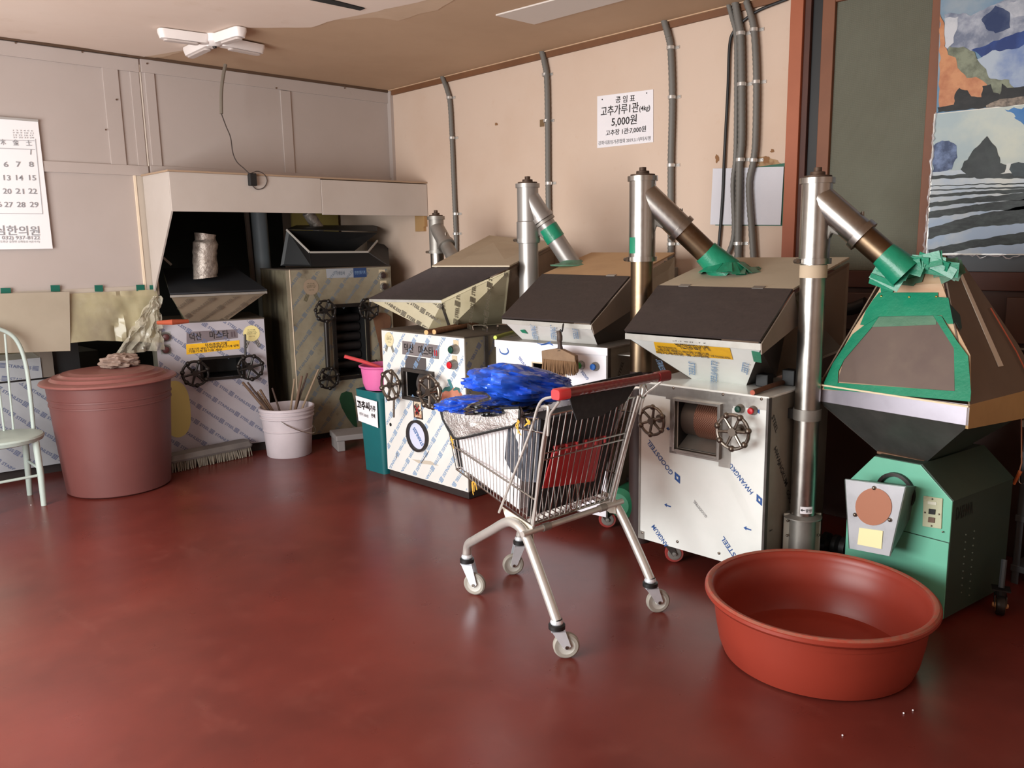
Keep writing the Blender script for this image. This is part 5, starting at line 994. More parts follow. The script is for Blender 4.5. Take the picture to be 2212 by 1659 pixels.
H_ = [Vector((.208 * math.cos(a) * 1., .208 * math.sin(a), .30 - .13 * math.sin((a + 2.3) / 3.1 * math.pi))) for a in [-2.3 + 3.1 * i / 24 for i in range(25)]]
MB().tube(H_, .0035, 6).build('wire_handle', chrome, bk_, smooth=True)
rnd = random.Random(12)
SB = G.V(611, 870, .2)
for i, (x, y, hgt, lab) in enumerate(((524, 826, .62, 'thin stick leaning furthest left out of the white bucket'), (535, 826, .63, 'flat stick leaning left in the bucket, second from the left'), (556, 846, .56, 'short dark-ended stick in the left of the bucket'), (562, 842, .57, 'thin brown stick left of centre in the bucket'), (588, 838, .57, 'slim stick standing nearly upright in the bucket'),
                     (636, 818, .66, 'dark thin twig on the right side of the bucket'), (652, 812, .70, 'curved pale stick right of centre in the bucket'), (664, 806, .72, 'white-tipped stick leaning right out of the bucket'), (688, 798, .80, 'long thin hooked rod leaning furthest right from the bucket'))):
    w_ = (y, )[0]; tp_ = G._p(x, y, np.array([0, 1., 0]), 5.73); b0 = Vector((3.04 + (tp_.x - 3.04) * -.25, 5.70 + rnd.uniform(-.05, .05), .02)); b1 = Vector((max(2.9, min(3.2, tp_.x * .5 + 3.05 * .5)), 5.80 + rnd.uniform(-.06, .06), .39)); k = (tp_ - b0); tpp = b0 + k
    o = MB().tube([b0 - b0, (b0.lerp(tpp, .5) - b0) + Vector((rnd.uniform(-.01, .01), 0, 0)), tpp - b0], [.008, .009, .007] if i % 3 else [.011, .012, .010], 8).build('wooden_stick', (mat('grey_brown_stick', s(112, 88, 72), .8), mat('dark_stick', s(74, 56, 48), .8), mat('pale_stick', s(150, 128, 106), .8))[i % 3], None, smooth=True); o.location = b0
    tag(o, lab, 'stick', 'sticks in the white bucket')
# teal bin, its bowl and scoop
TBN = Fr(3.02, 4.90, -88)
tn = thing('teal_bin', 'teal plastic bin with handwritten paper sign, beside the plated grinder', 'bin', TBN)
teal = mat('teal_plastic', s(22, 98, 102), .45, var=[(2, s(16, 82, 88), .4, .7, .6)])
tb0 = TBN.W(775, 1015, 0)
def rrect(cx, cy, hw, hd, r, z, n=5):
    out = []
    for sx_, sy_, a0 in ((1, 1, 0), (-1, 1, 90), (-1, -1, 180), (1, -1, 270)):
        for i in range(n): a = R(a0 + 90 * i / (n - 1)); out.append((cx + sx_ * (hw - r) + r * math.cos(a), cy + sy_ * (hd - r) + r * math.sin(a), z))
    return out
def loft(rings): 
    mb = MB(); n = len(rings[0]); vs = [p for r_ in rings for p in r_]
    return mb.add(vs, [(i * n + j, i * n + (j + 1) % n, (i + 1) * n + (j + 1) % n, (i + 1) * n + j) for i in range(len(rings) - 1) for j in range(n)] + [tuple(range(n))[::-1], tuple(range((len(rings) - 1) * n, len(rings) * n))])
tn.location = (3.315, 4.765, 0)
th_ = .60
loft([rrect(0, 0, .120, .12, .03, .0), rrect(0, 0, .130, .135, .035, .35), rrect(0, 0, .136, .148, .04, th_ - .05), rrect(0, 0, .146, .16, .045, th_ - .048), rrect(0, 0, .148, .163, .045, th_ - .002), rrect(0, 0, .142, .155, .04, th_), rrect(0, 0, .130, .14, .04, th_ - .04)]).build('bin_body', teal, tn, smooth=True)
ps = MB().plate([(-.134, -.155, .548), (.118, -.157, .535), (.108, -.149, .345), (-.124, -.148, .365)][::-1], .001).build('paper_sign', paper, tn)
hw = MB(); Ph = lambda a, b: (a, -.1595 + (.545 - b) * .035, b)
write(hw, '고추씨', (-.122, .465), .066, -.02, Ph, .85, .035); write(hw, '가루', (.030, .462), .046, -.02, Ph, .8, .03); write(hw, '판매', (.04, .415), .032, -.02, Ph, .8, .02); write(hw, '1봉지 500원', (-.105, .415), .026, -.1, Ph, .85, .0); hw.build('handwriting', ink_k, ps)
bw = thing('pink_bowl', 'pink plastic washing bowl stacked on the teal bin', 'bowl', loc=(3.30, 4.765, th_ - .02))
MB().lathe([(1e-5, .012), (.10, .012), (.12, .018), (.135, .06), (.147, .17), (.160, .178), (.162, .186), (.154, .190), (.145, .185), (.13, .07), (.112, .03), (1e-5, .022)], (0, 0, 0), 48).build('bowl_body', mat('pink_plastic', s(224, 112, 168), .4, var=[(3, s(204, 92, 150), .4, .7, .5)]), bw, smooth=True)
so = thing('red_scoop', 'red-handled scoop resting in the pink bowl', 'scoop', loc=(3.28, 4.765, th_ + .15)); MB().tube([(.0, -.02, .0), (-.10, .06, .05), (-.20, .13, .09)], [.012, .014, .013], 10).build('handle', mat('coral_plastic', s(206, 72, 76), .4), so, smooth=True); MB().lathe([(1e-5, -.02), (.05, -.01), (.065, .02), (.06, .024), (1e-5, -.005)], (.04, -.05, -.02), 20).build('scoop_cup', mat('coral_plastic', (0, 0, 0)), so, smooth=True)
p = G.V(724, 972, 0); st = thing('low_stool', 'low grey stone-like stand on the floor behind the teal bin', 'stand', loc=(3.46, 5.50, 0), rz=R(-20)); gst = mat('grey_stand', s(128, 122, 120), .8)
MB().box(-.12, .28, -.1, .16, .085, .13).build('top_slab', gst, st, bevel=.008); MB().box(-.11, -.05, -.09, .15, .0, .085).build('leg', gst, st, bevel=.006); MB().box(.2, .27, -.09, .15, 0, .085).build('leg', gst, st, bevel=.006)
# floor brush head
a, b = G.V(372, 1022, 0), G.V(543, 985, 0); bl2 = (b - a).length
br = thing('floor_brush', 'grey wide floor brush head lying between bin and bucket', 'brush', loc=a, rz=math.atan2(b.y - a.y, b.x - a.x))
loft([rrect(bl2 / 2, .05, bl2 / 2 + .01, .07, .03, .075), rrect(bl2 / 2, .05, bl2 / 2 + .015, .075, .03, .09), rrect(bl2 / 2, .05, bl2 / 2, .06, .03, .125)]).build('brush_block', mat('grey_wood_block', s(118, 112, 108), .8, var=[(6, s(92, 86, 84), .4, .7, .6)]), br, smooth=True)
mb = MB(); rnd = random.Random(5)
for i in range(70):
    for k in range(3): x = bl2 * (i + .5) / 70; y = k * .045; mb.cyl((x, y + .003, .078), (x + rnd.uniform(-.012, .012), y + rnd.uniform(-.018, .01), .003), .0045, .0035, 5, False)
mb.build('bristles', mat('grey_bristle', s(142, 132, 118), .9), br)['kind'] = 'stuff'
# brush hanging on the second grinder
F = FM3; hb = thing('hand_brush', 'brown bristle paste brush hanging by a string from a dark lid', 'brush', F); hw_ = -.14
pt = lambda x, y, d=0: F.W(x, y, hw_ + d)
wbm = mat('brush_wood', s(142, 114, 86), .7, var=[(8, s(104, 80, 60), .4, .7, .7)])
MB().tube(bez([pt(1207, 714), pt(1209, 726), pt(1209, 738), pt(1210, 750), pt(1211, 757)], 4), [.013] * 4 + [.015] * 4 + [.012] * 4 + [.014] * 4 + [.022], 12).build('brush_handle', mat('dark_wrapped_handle', s(60, 46, 42), .6, var=[(10, s(110, 88, 66), .5, .7, .6)]), hb, smooth=True)
A_, B_, C_, D_ = pt(1173, 757), pt(1245, 768), pt(1246, 782), pt(1174, 775)
MB().prism([A_ + Vector((0, -.016, 0)), pt(1204, 752) + Vector((0, -.016, 0)), pt(1216, 754) + Vector((0, -.016, 0)), B_ + Vector((0, -.016, 0)), C_ + Vector((0, -.016, 0)), D_ + Vector((0, -.016, 0))], (0, .034, 0)).build('brush_head', wbm, hb, bevel=.004)
mb = MB(); rnd = random.Random(6)
for i in range(60):
    for k in range(3):
        t0 = (i + .5) / 60; p = (D_ + Vector((0, 0, .012))).lerp(C_ + Vector((0, 0, .012)), t0); p.y += (k - 1) * .011
        e = p + Vector((rnd.uniform(-.006, .006) + (t0 - .5) * .012, rnd.uniform(-.006, .006), -.075 - rnd.uniform(0, .012) * 1.0 + (.012 if t0 < .06 or t0 > .94 else 0))); mb.cyl(p, e, .003, .002, 4, False)
mb.build('bristles', mat('tan_bristle', s(122, 92, 64), .9), hb)['kind'] = 'stuff'
MB().tube(bez([F.W(1217, 700, -.10), pt(1216, 706), pt(1214, 716), pt(1210, 712)], 4), .0045, 6).build('string', black, hb, smooth=True)
# sticks and a tool lying on the third grinder; rusty bars on the first
def on_top(F, nm, lab, cat, a, b, v, r, m, m2=None, grp=None, n=10):
    A, B = F.V(*a, v + r), F.V(*b, v + r); t = thing(nm, lab, cat, F, group=grp); MB().tube([A, A.lerp(B, .5) + Vector((0, 0, .003)), B], [r, r * .95, r * .9], n).build('shaft', m, t, smooth=True)
    if m2: d = (A - B).normalized(); MB().cyl(A + d * .0005, A + d * .003, r * .97, n=n).build('cut_end', m2, t)
    return t
on_top(FM2, 'wooden_stick', 'round cut stick lying on the plated grinder, the left one', 'stick', (921, 718), (1090, 684), 1.042, .016, wood_s, wood_end, 'sticks on the plated grinder')
on_top(FM2, 'wooden_stick', 'round cut stick lying on the plated grinder, the right one', 'stick', (938, 717), (1120, 683), 1.042, .016, wood_s, wood_end, 'sticks on the plated grinder')
on_top(FM2, 'tool_handle', 'yellow-green tool handle lying at the rear edge of the plated grinder', 'tool', (1070, 729), (1118, 716), 1.045, .012, mat('yellow_green_plastic', s(160, 170, 60), .5), mat('lime_end', s(190, 206, 70), .5))
on_top(FM4, 'rusty_bar', 'rusty round bar lying beside the hopper of the white grinder', 'bar', (1626, 848), (1712, 820), .926, .012, mat('rusty_bar', s(110, 72, 50), .8, var=[(12, s(76, 50, 38), .4, .7, .7)]), mat('orange_grip', (0, 0, 0)))

# ------------------------------------------------------------------ chair at the left edge
chm = mat('pale_green_paint', s(180, 192, 184), .5, var=[(5, s(160, 174, 168), .45, .7, .6), (22, s(120, 96, 80), .7, .85, .8)])
fx = G.V(95, 1092, 0); ch = thing('bow_back_chair', 'pale green painted bow-back metal chair cut by the left edge', 'chair', loc=(fx.x - .155, fx.y + .165, 0))
st_ = .455
MB().lathe([(1e-5, st_ - .03), (.20, st_ - .045), (.232, st_ - .035), (.243, st_ - .012), (.235, st_ - .001), (.21, st_ + .004), (1e-5, st_ - .004)], (0, 0, 0), 40, squash=.92).build('seat', chm, ch, smooth=True)
for sx_, sy_ in ((1, -1), (-1, -1), (1, 1), (-1, 1)):
    MB().tube([(sx_ * .160, sy_ * .13, st_ - .03), (sx_ * .160, sy_ * .155, .2), (sx_ * .155, sy_ * .165, .0)], [.021, .020, .017], 10).build('leg', chm, ch, smooth=True)
for sx_ in (-1, 1): MB().cyl((sx_ * .16, -.152, .24), (sx_ * .16, .152, .24), .009, n=8).build('side_rail', chm, ch, smooth=True)
MB().cyl((-.16, -.155, .2), (.16, -.155, .2), .009, n=8).build('front_rail', chm, ch, smooth=True)
bw_ = [Vector((.205 * (1 if k > 0 else -1) * (1 if abs(k) > .0 else 0), 0, 0)) for k in ()]
BW = [Vector((sg_ * a_, b_, c_)) for sg_, L9 in ((1, 1), (-1, -1)) for a_, b_, c_ in [(.215, .13, st_ - .01), (.225, .15, .68), (.222, .165, .90), (.185, .18, 1.05), (.10, .188, 1.12), (0, .19, 1.135)][::L9][(L9 < 0):]]
MB().tube(bez(BW, 6), .0135, 10).build('back_bow', chm, ch, smooth=True)
for x in (-.12, -.06, 0, .06, .12): MB().tube([(x * .9, .165, st_ - .005), (x, .18, .8), (x * 1.1, .187, 1.13 - x * x * 3.2)], .007, 8).build('spindle', chm, ch, smooth=True)

# ------------------------------------------------------------------ calendar, plastic sheet, cord, lamp on the left
F = WB
cal = thing('wall_calendar', 'white paper month calendar with black numerals at the left edge', 'calendar', F)
MB().plate([F.W(x, y, -.025) for x, y in ((-190, 238), (82, 263), (114, 537), (-180, 542))], .002).build('sheet', mat('calendar_paper', s(244, 244, 246), .5), cal)
cr_ = lambda rows, m, nm='numerals', bold=.01: lines_on(cal, F, rows, m, d=.0288, nm=nm, bold=bold)
rows = [('木', (1, 312), (13, 312), 10), ('金', (28, 313), (41, 313), 10), ('土', (56, 314), (69, 314), 10), ('1', (62, 333), (67, 334), 12)]
for k, (y, ns) in enumerate(((360, ('6', '7', '8')), (389, ('13', '14', '15')), (418, ('20', '21', '22')), (447, ('27', '28', '29')))):
    for j, n_ in enumerate(ns):
        x0 = (7, 34, 62)[j] + (0, -1, 1, 4)[k] - (0 if len(n_) == 1 else 2); rows.append((n_, (x0, y), (x0 + (11 if len(n_) == 1 else 19), y + 1), 12))
rows += [('5', (-18, 360), (-8, 360), 12), ('12', (-24, 389), (-6, 389), 12), ('19', (-24, 418), (-5, 418), 12), ('26', (-14, 447), (4, 447), 12)]
cr_(rows, mat('glare_pale_print', s(150, 150, 154), .6))  # black ink made paler: the glare over the calendar is in its colour
cr_([('심한의원', (-12, 506), (86, 507), 17), ('032) 937-8122', (4, 517), (86, 517), 8)], mat('glare_pale_print', (0, 0, 0)), 'clinic_name')
cr_([('도화군 길상면 강화동로 9(온수리)', (0, 524), (86, 524), 4), ('1 2 3 4 5 6', (26, 283), (71, 284), 3), ('7 8 9 10 11', (27, 288), (72, 289), 3), ('14 15 16 17', (27, 293), (72, 294), 3), ('21 22 23 24', (28, 298), (73, 299), 3)], ink_g, 'small_print', .0)
gl = MB()
for a_, b_ in (((-10, 320), (76, 323)), ((76, 300), (92, 462)), ((92, 462), (-10, 461)), ((-10, 302), (74, 304))):
    P0, P1 = F.W(*a_, -.0285), F.W(*b_, -.0285); d = (P1 - P0).normalized(); n = Vector((-d.z, 0, d.x)) * .0018; gl.add([P0 - n, P1 - n, P1 + n, P0 + n], [(0, 1, 2, 3)])
gl.build('grid_line', mat('thin_grey_line', s(176, 176, 180), .6), cal)
MB().box(-.2, F.W(82, 262, -.025).x, -.03, -.024, F.W(82, 262, -.025).z - .004, F.W(82, 262, -.025).z + .010).build('binding_strip', mat('grey_binding', s(168, 164, 160), .5), cal)
# plastic sheet under the divider
sh = thing('plastic_sheet', 'cloudy yellowish plastic sheet taped under the divider, hanging over the gap', 'plastic sheet', F)
pls = mat('cloudy_plastic', s(192, 182, 146), .4, alpha=.80, var=[(2.4, s(158, 146, 124), .42, .62, .9, (1, 1, .6)), (6, s(214, 206, 178), .55, .8, .5)], coat=.4)
nx, nz_ = 90, 18; vs = []; zt = 1.315
x_a, x_b = -.6, 2.30
for j in range(nz_ + 1):
    for i in range(nx + 1):
        u = x_a + (x_b - x_a) * i / nx; k = j / nz_; bot = .98 - .06 * max(0, (u - 1.85)) / .45; amp = .012 + (.045 if u > 1.95 else 0) * k
        vs.append((u, -.03 - .02 * k + amp * noise.noise(Vector((u * (5 if u < 1.95 else 16), k * 2.2, 0))) + (.012 * noise.noise(Vector((u * 30, k * 9, 5))) if u > 1.95 else 0), zt + (bot - zt) * k))
MB().add(vs, [(j * (nx + 1) + i, j * (nx + 1) + i + 1, (j + 1) * (nx + 1) + i + 1, (j + 1) * (nx + 1) + i) for j in range(nz_) for i in range(nx)]).build('sheet', pls, sh, smooth=True)
vs = []
for j in range(21):
    for i in range(31):
        a, k = i / 30, j / 20; w0 = .05 + .30 * k; u = 2.30 - w0 * (1 - a) - .03 * noise.noise(Vector((a * 8, k * 6, 2))) ; vs.append((u, -.075 + .05 * noise.noise(Vector((a * 7, k * 5, 1))) + .02 * noise.noise(Vector((a * 18, k * 14, 1))), 1.27 - .40 * k))
MB().add(vs, [(j * 31 + i, j * 31 + i + 1, (j + 1) * 31 + i + 1, (j + 1) * 31 + i) for j in range(20) for i in range(30)]).build('gathered_corner', mat('crinkled_clear_plastic', s(214, 206, 186), .15, alpha=.5, coat=1., bump=(22, .8, .02)), sh, smooth=True)
MB().plate([F.W(x, y, -.06) for x, y in ((-60, 636), (150, 630), (152, 758), (-60, 765))], .002).build('tan_backing', mat('tan_backing', s(172, 160, 142), .7, var=[(3, s(158, 146, 128), .4, .7, .6)]), sh)
for x, y, w_ in ((12, 629, 11), (119, 623, 10), (213, 623, 9), (303, 622, 9), (331, 623, 8)):
    MB().plate([F.W(x - w_, y - 7, -.025), F.W(x + w_, y - 7, -.025), F.W(x + w_ + 1, y + 7, -.025), F.W(x - w_ + 1, y + 7, -.025)], .0015).build('green_tape_piece', mat('dark_teal_tape', s(18, 96, 80), .5), sh)
MB().box(1.2, 1.75, 1.2, 1.5, .7, .86).xf(Matrix.Identity(4)).build('x', None).hide_render = False
bpy.data.objects.remove(bpy.data.objects['x'])
o = MB().box(0, .42, 0, .3, 0, .12).box(0, .42, 0, .3, .14, .2).build('board_stack', mat('cream_boards', s(170, 156, 120), .7), None, bevel=.004); o.location = (1.35, 7.35, .78); tag(o, 'cream boards stacked in the back room under the plastic sheet', 'boards')
o = MB().box(-.3, .9, 0, .5, 0, .78).build('back_bench', mat('dark_bench', s(52, 50, 48), .8), None); o.location = (1.3, 7.3, 0); tag(o, 'dark bench in the back room below the plastic sheet', 'bench')
# lamp on the ceiling
def cz(x, y, z): return G.V(x, y, z)
lc = cz(463, 92, 2.91); lp = thing('ceiling_light', 'white cross-shaped ceiling light with four unlit bars', 'lamp', loc=(lc.x, lc.y, ZC))
lwm = mat('lamp_white_plastic', s(234, 226, 222), .4); dfm = mat('lamp_diffuser', s(196, 184, 178), .35)
MB().lathe([(1e-5, -.075), (.035, -.07), (.06, -.05), (.065, -.004)], (0, 0, 0), 24).build('hub', lwm, lp, smooth=True)
MB().lathe([(1e-5, -.085), (.012, -.084), (.014, -.074)], (0, 0, 0), 12).build('centre_screw', blackm, lp, smooth=True)
for x, y in ((352, 72), (514, 70), (560, 106), (410, 112)):
    e = cz(x, y, 2.925) - Vector((lc.x, lc.y, 2.925)); e.z = 0; L_ = min(.44, max(.30, e.length)); d = e.normalized(); a = math.atan2(d.y, d.x)
    arm = loft([[(px_, py_, -.065) for px_, py_, _ in rrect(L_ / 2 + .03, 0, L_ / 2 - .01, .034, .03, 0)], [(px_, py_, -.03) for px_, py_, _ in rrect(L_ / 2 + .03, 0, L_ / 2, .042, .03, 0)], [(px_, py_, -.012) for px_, py_, _ in rrect(L_ / 2 + .03, 0, L_ / 2, .042, .03, 0)]]).build('arm', lwm, lp, smooth=True); arm.rotation_euler = (0, 0, a)
    MB().prism([(p0, p1, -.066) for p0, p1, _ in rrect(L_ / 2 + .05, 0, L_ / 2 - .05, .024, .02, 0)], (0, 0, -.012)).build('diffuser', dfm, arm, bevel=.004)
# cord with switch box
cdt = thing('switch_cord', 'grey tube and dangling cord with black switch box before the hood', 'cord', loc=(0, 0, 0))
g0 = [WB.W(x, y, -.42) for x, y in ((487, 139), (482, 165), (478, 200), (478, 246))]; tow = lambda L_: [Vector((p.x, YB + p.y, p.z)) for p in L_]
MB().tube(bez(tow(g0), 6), .013, 8).build('sleeve_tube', mat('grey_brown_tube', s(118, 108, 96), .6), cdt, smooth=True)
MB().tube(bez(tow([WB.W(x, y, -.43 - i * .015) for i, (x, y) in enumerate(((478, 245), (488, 272), (498, 297), (503, 330), (512, 350), (527, 364), (541, 377)))]), 5), .004, 6).build('cord', mat('dark_cord', s(66, 56, 52), .7), cdt, smooth=True)
P = tow([WB.W(545, 388, -.51)])[0]; MB().box(P.x - .028, P.x + .028, P.y - .02, P.y + .02, P.z - .045, P.z + .045).build('switch_box', black, cdt, bevel=.006)
MB().tube(bez(tow([WB.W(x, y, -.50) for x, y in ((541, 375), (556, 370), (570, 376), (577, 390), (570, 405), (555, 409), (545, 401))]), 5), .003, 6).build('loop_wire', mat('dark_cord', (0, 0, 0)), cdt, smooth=True)
# things inside the recess
def post(nm, lab, cat, a, b, Y, r, m, n=20):
    A = G._p(*a, np.array([0, 1., 0]), Y); B = G._p(*b, np.array([0, 1., 0]), Y); o = MB().cyl((0, 0, 0), A - B, r, n=n).build(nm, m, None, smooth=True); o.location = B; return tag(o, lab, cat)
post('vent_pipe', 'blue-grey vent pipe standing in the dark recess', 'pipe', (557, 440), (578, 690), 6.75, .068, mat('blue_grey_pipe', s(128, 138, 144), .5))
post('wood_post', 'thin brown wooden post left of the blue-grey vent pipe', 'post', (531, 450), (550, 640), 6.85, .022, mat('dull_brown_post', (0, 0, 0)), 4)
foil = mat('dusty_foil', s(176, 164, 154), .4, .5, var=[(18, s(120, 108, 100), .45, .65, .8)], bump=(30, .8, .01))
A = FML.W(443, 600, .12); fo = thing('foil_pipe', 'foil-wrapped pipe standing on the dark lid of the left grinder', 'pipe', FML); B = FML.W(443, 505, .12); MB().tube([A + (B - A) * (i / 14) + Vector((random.uniform(-.004, .004), 0, 0)) for i in range(15)], [.088 + random.uniform(-.004, .004) - (.012 if i > 11 else 0) for i in range(15)], 20).build('foil_wrap', foil, fo, smooth=True)
post('foil_duct', 'slanting foil-wrapped duct end under the hood', 'duct', (664, 458), (692, 500), 6.5, .05, foil)
post('dark_board_rest', 'pale batten end low at the left of the recess', 'batten', (352, 556), (370, 572), 6.6, .012, rm, 4)

# ------------------------------------------------------------------ shopping cart
C_ = Fr(2.44, 2.0, -2.5); F = C_
ct = thing('shopping_cart', 'wire shopping cart with red handle standing in the middle of the floor', 'shopping cart', F)
def mir(P, sx_): return [(p[0] * sx_, p[1], p[2]) for p in P]
for sx_ in (1, -1):
    L_ = bez(mir([(-.285, .0, .155), (-.282, .05, .24), (-.275, .15, .40), (-.268, .20, .458), (-.262, .26, .478), (-.25, .33, .462), (-.225, .46, .385), (-.19, .62, .29), (-.17, .69, .245), (-.165, .71, .19)], sx_), 6)
    o = MB().tube(L_, .0205, 14).build('leg', zinc, ct, smooth=True)
grey_t = mat('grey_rubber_tyre', s(156, 150, 140), .6, var=[(6, s(132, 126, 116), .4, .7, .6)]); wl_m = mat('pale_wheel_disc', s(190, 188, 180), .45)
def cart_caster(u, w, top, ang):
    o = MB(); o.lathe([(.024, top - .006), (.026, top), (.022, top + .012)], (0, 0, 0), 20)
    for sx_ in (-1, 1): o.prism([(sx_ * .019, -.024, top - .028), (sx_ * .019, .030, top - .028), (sx_ * .019, .052, .055), (sx_ * .019, .036, .040), (sx_ * .019, .018, .055)], (sx_ * .003, 0, 0))
    o.box(-.022, .022, -.024, .030, top - .034, top - .026)
    o = o.build('caster', alu, ct, smooth=False); o.location = (u, w, 0); o.rotation_euler = (0, 0, R(ang))
    MB().lathe([(.024, top - .028), (.033, top - .026), (.033, top - .010), (.024, top - .006)], (0, 0, 0), 24).build('rubber_collar', black, o, smooth=True)
    MB().lathe([(.034, -.0125), (.046, -.0135), (.052, -.008), (.052, .008), (.046, .0135), (.034, .0125)], (0, .036, .052), 32, 'X').build('tyre', grey_t, o, smooth=True)
    MB().lathe([(1e-5, -.0145), (.012, -.0145), (.016, -.011), (.030, -.011), (.034, -.0128), (.034, .0128), (.030, .011), (.016, .011), (.012, .0145), (1e-5, .0145)], (0, .036, .052), 28, 'X').build('wheel_disc', wl_m, o, smooth=True)
    MB().cyl((-.026, .036, .052), (.026, .036, .052), .007, n=10).build('axle_bolt', iron, o, smooth=True)
cart_caster(-.285, .0, .150, -128); cart_caster(.285, .0, .150, -122); cart_caster(-.165, .71, .180, -150); cart_caster(.165, .71, .180, 60)
bRB, bFB, bRT, bFT = (.235, .20, .485), (.165, .77, .585), (.262, .085, .955), (.20, .80, .875)
def cr4(P): return [(P[0], P[1], P[2]), (-P[0], P[1], P[2])]
wire_r = .0024
bk4 = MB()
def V3(p): return Vector(p)
# rims
rim_t = [V3((-bRT[0], bRT[1] + .03, .935)), V3((-bFT[0], bFT[1], bFT[2])), V3((bFT[0], bFT[1], bFT[2])), V3((bRT[0], bRT[1] + .03, .935))]
MB().tube(rim_t, .0045, 8).build('top_rim', chrome, ct, smooth=True)
rim_b = [V3((-bRB[0], bRB[1], bRB[2])), V3((-bFB[0], bFB[1], bFB[2])), V3((bFB[0], bFB[1], bFB[2])), V3((bRB[0], bRB[1], bRB[2]))]
MB().tube(rim_b, .004, 8, closed=True).build('bottom_rim', chrome, ct, smooth=True)
for sx_ in (-1, 1):
    mb = MB(); N = 24
    for i in range(N + 1):
        t0 = i / N; a = V3((sx_ * bRB[0], bRB[1], bRB[2])).lerp(V3((sx_ * bFB[0], bFB[1], bFB[2])), t0); b = V3((sx_ * bRT[0], bRT[1] + .03, .935)).lerp(V3((sx_ * bFT[0], bFT[1], bFT[2])), t0); mb.cyl(a, b, wire_r, n=6)
    for k in (.42,): mb.cyl(V3((sx_ * (bRB[0] + .012), bRB[1] - .04, .60)), V3((sx_ * (bFB[0] + .018), bFB[1] + .015, .705)), .0042, n=8)
    mb.cyl(V3((sx_ * (bRT[0] + .002), .07, .885)), V3((sx_ * (bRT[0] - .006), .25, .878)), .004, n=8)
    mb.build('side_wires', chrome, ct, smooth=True)['kind'] = 'stuff'
    mb = MB(); mb.tube(bez([(sx_ * .30, -.04, 1.045), (sx_ * .285, .02, 1.035), (sx_ * .278, .09, 1.0), (sx_ * .272, .16, .86), (sx_ * .262, .36, .50)], 6), .0055, 8); mb.build('handle_stay', zinc, ct, smooth=True)
    mb = MB(); mb.tube(bez([(sx_ * .262, .095, .985), (sx_ * .272, .06, .992), (sx_ * .276, .045, .975), (sx_ * .262, .10, .8), (sx_ * .243, .17, .5), (sx_ * .24, .185, .46)], 6), .0065, 8); mb.build('corner_post', zinc, ct, smooth=True)
    mb = MB(); mb.tube(bez([(sx_ * .30, -.04, 1.03), (sx_ * .29, -.005, 1.0), (sx_ * .278, .035, .96), (sx_ * .27, .055, .88)], 5), .005, 8); mb.build('handle_hook', zinc, ct, smooth=True)
    MB().prism([(sx_ * .246, .17, .485), (sx_ * .240, .36, .520), (sx_ * .246, .33, .475), (sx_ * .246, .20, .415), (sx_ * .246, .165, .42)], (sx_ * .004, 0, 0)).build('side_bracket', mat('cream_bracket', s(206, 200, 186), .5), ct)
# bottom and front wires
mb = MB()
for i in range(15):
    x = -1 + 2 * i / 14; mb.cyl(V3((x * bRB[0], bRB[1], bRB[2])), V3((x * bFB[0], bFB[1], bFB[2])), wire_r, n=6)
mb.build('floor_wires', chrome, ct)['kind'] = 'stuff'
mb = MB()
for i in range(11):
    x = -1 + 2 * i / 10; mb.cyl(V3((x * bFB[0], bFB[1], bFB[2])), V3((x * bFT[0], bFT[1], bFT[2])), wire_r, n=6)
mb.build('front_wires', chrome, ct)['kind'] = 'stuff'
# rear gate and child seat
gA, gB = V3((-.232, .19, .485)), V3((.232, .19, .485)); gC, gD = V3((.252, .07, .955)), V3((-.252, .07, .955))
mb = MB()
for i in range(16):
    t0 = i / 15; mb.cyl(gA.lerp(gB, t0), gD.lerp(gC, t0) - Vector((0, 0, .0)), .0023 if i % 3 else .0036, n=6)
for k in (0, .60, .66, 1): mb.cyl(gA.lerp(gD, k) + Vector((0, -.004, 0)), gB.lerp(gC, k) + Vector((0, -.004, 0)), .0035, n=6)
mb.build('rear_gate_wires', chrome, ct, smooth=True)['kind'] = 'stuff'
mb = MB()
for i in range(12):
    t0 = (i + .5) / 12; a = (gA + Vector((.02, .01, .0))).lerp(gB + Vector((-.02, .01, 0)), t0); b = (gD + Vector((.04, .16, -.02))).lerp(gC + Vector((-.04, .16, -.02)), t0); mb.cyl(a, b, .002, n=6)
mb.build('seat_wires', chrome, ct, smooth=True)['kind'] = 'stuff'
for sx_ in (-1, 1): MB().tube([(sx_ * .235, .19, .475), (sx_ * .25, .10, .80), (sx_ * .262, .055, .96)], .0062, 8).build('gate_post', zinc, ct, smooth=True)
for dx in (.0,): MB().tube(bez([(-.02, .186, .62), (-.022, .182, .52), (-.012, .18, .497), (.012, .18, .497), (.022, .182, .52), (.02, .186, .62)], 5), .0035, 6).build('gate_loop', chrome, ct, smooth=True)
MB().cyl((-.30, .175, .463), (.30, .175, .463), .0125, n=14).build('cross_tube', zinc, ct, smooth=True)
for x in (-.17, .17): MB().cyl((x - .02, .175, .463), (x + .02, .175, .463), .0165, n=14).build('tube_clip', steel_dull, ct, smooth=True)
redp = mat('cart_red_plastic', s(196, 36, 42), .35, var=[(4, s(168, 28, 34), .4, .7, .5)], coat=.3); redd = mat('cart_dark_red_plastic', s(124, 30, 32), .4)
rpx = [(1195, 973), (1302, 950), (1284, 1040), (1172, 1056)]
RP = on_plane(F, rpx, gA, gB, gD, -.012); rpn = MB().plate(RP, .006).build('child_seat_flap', redp, ct, bevel=.003)
top_e = RP[1] - RP[0]
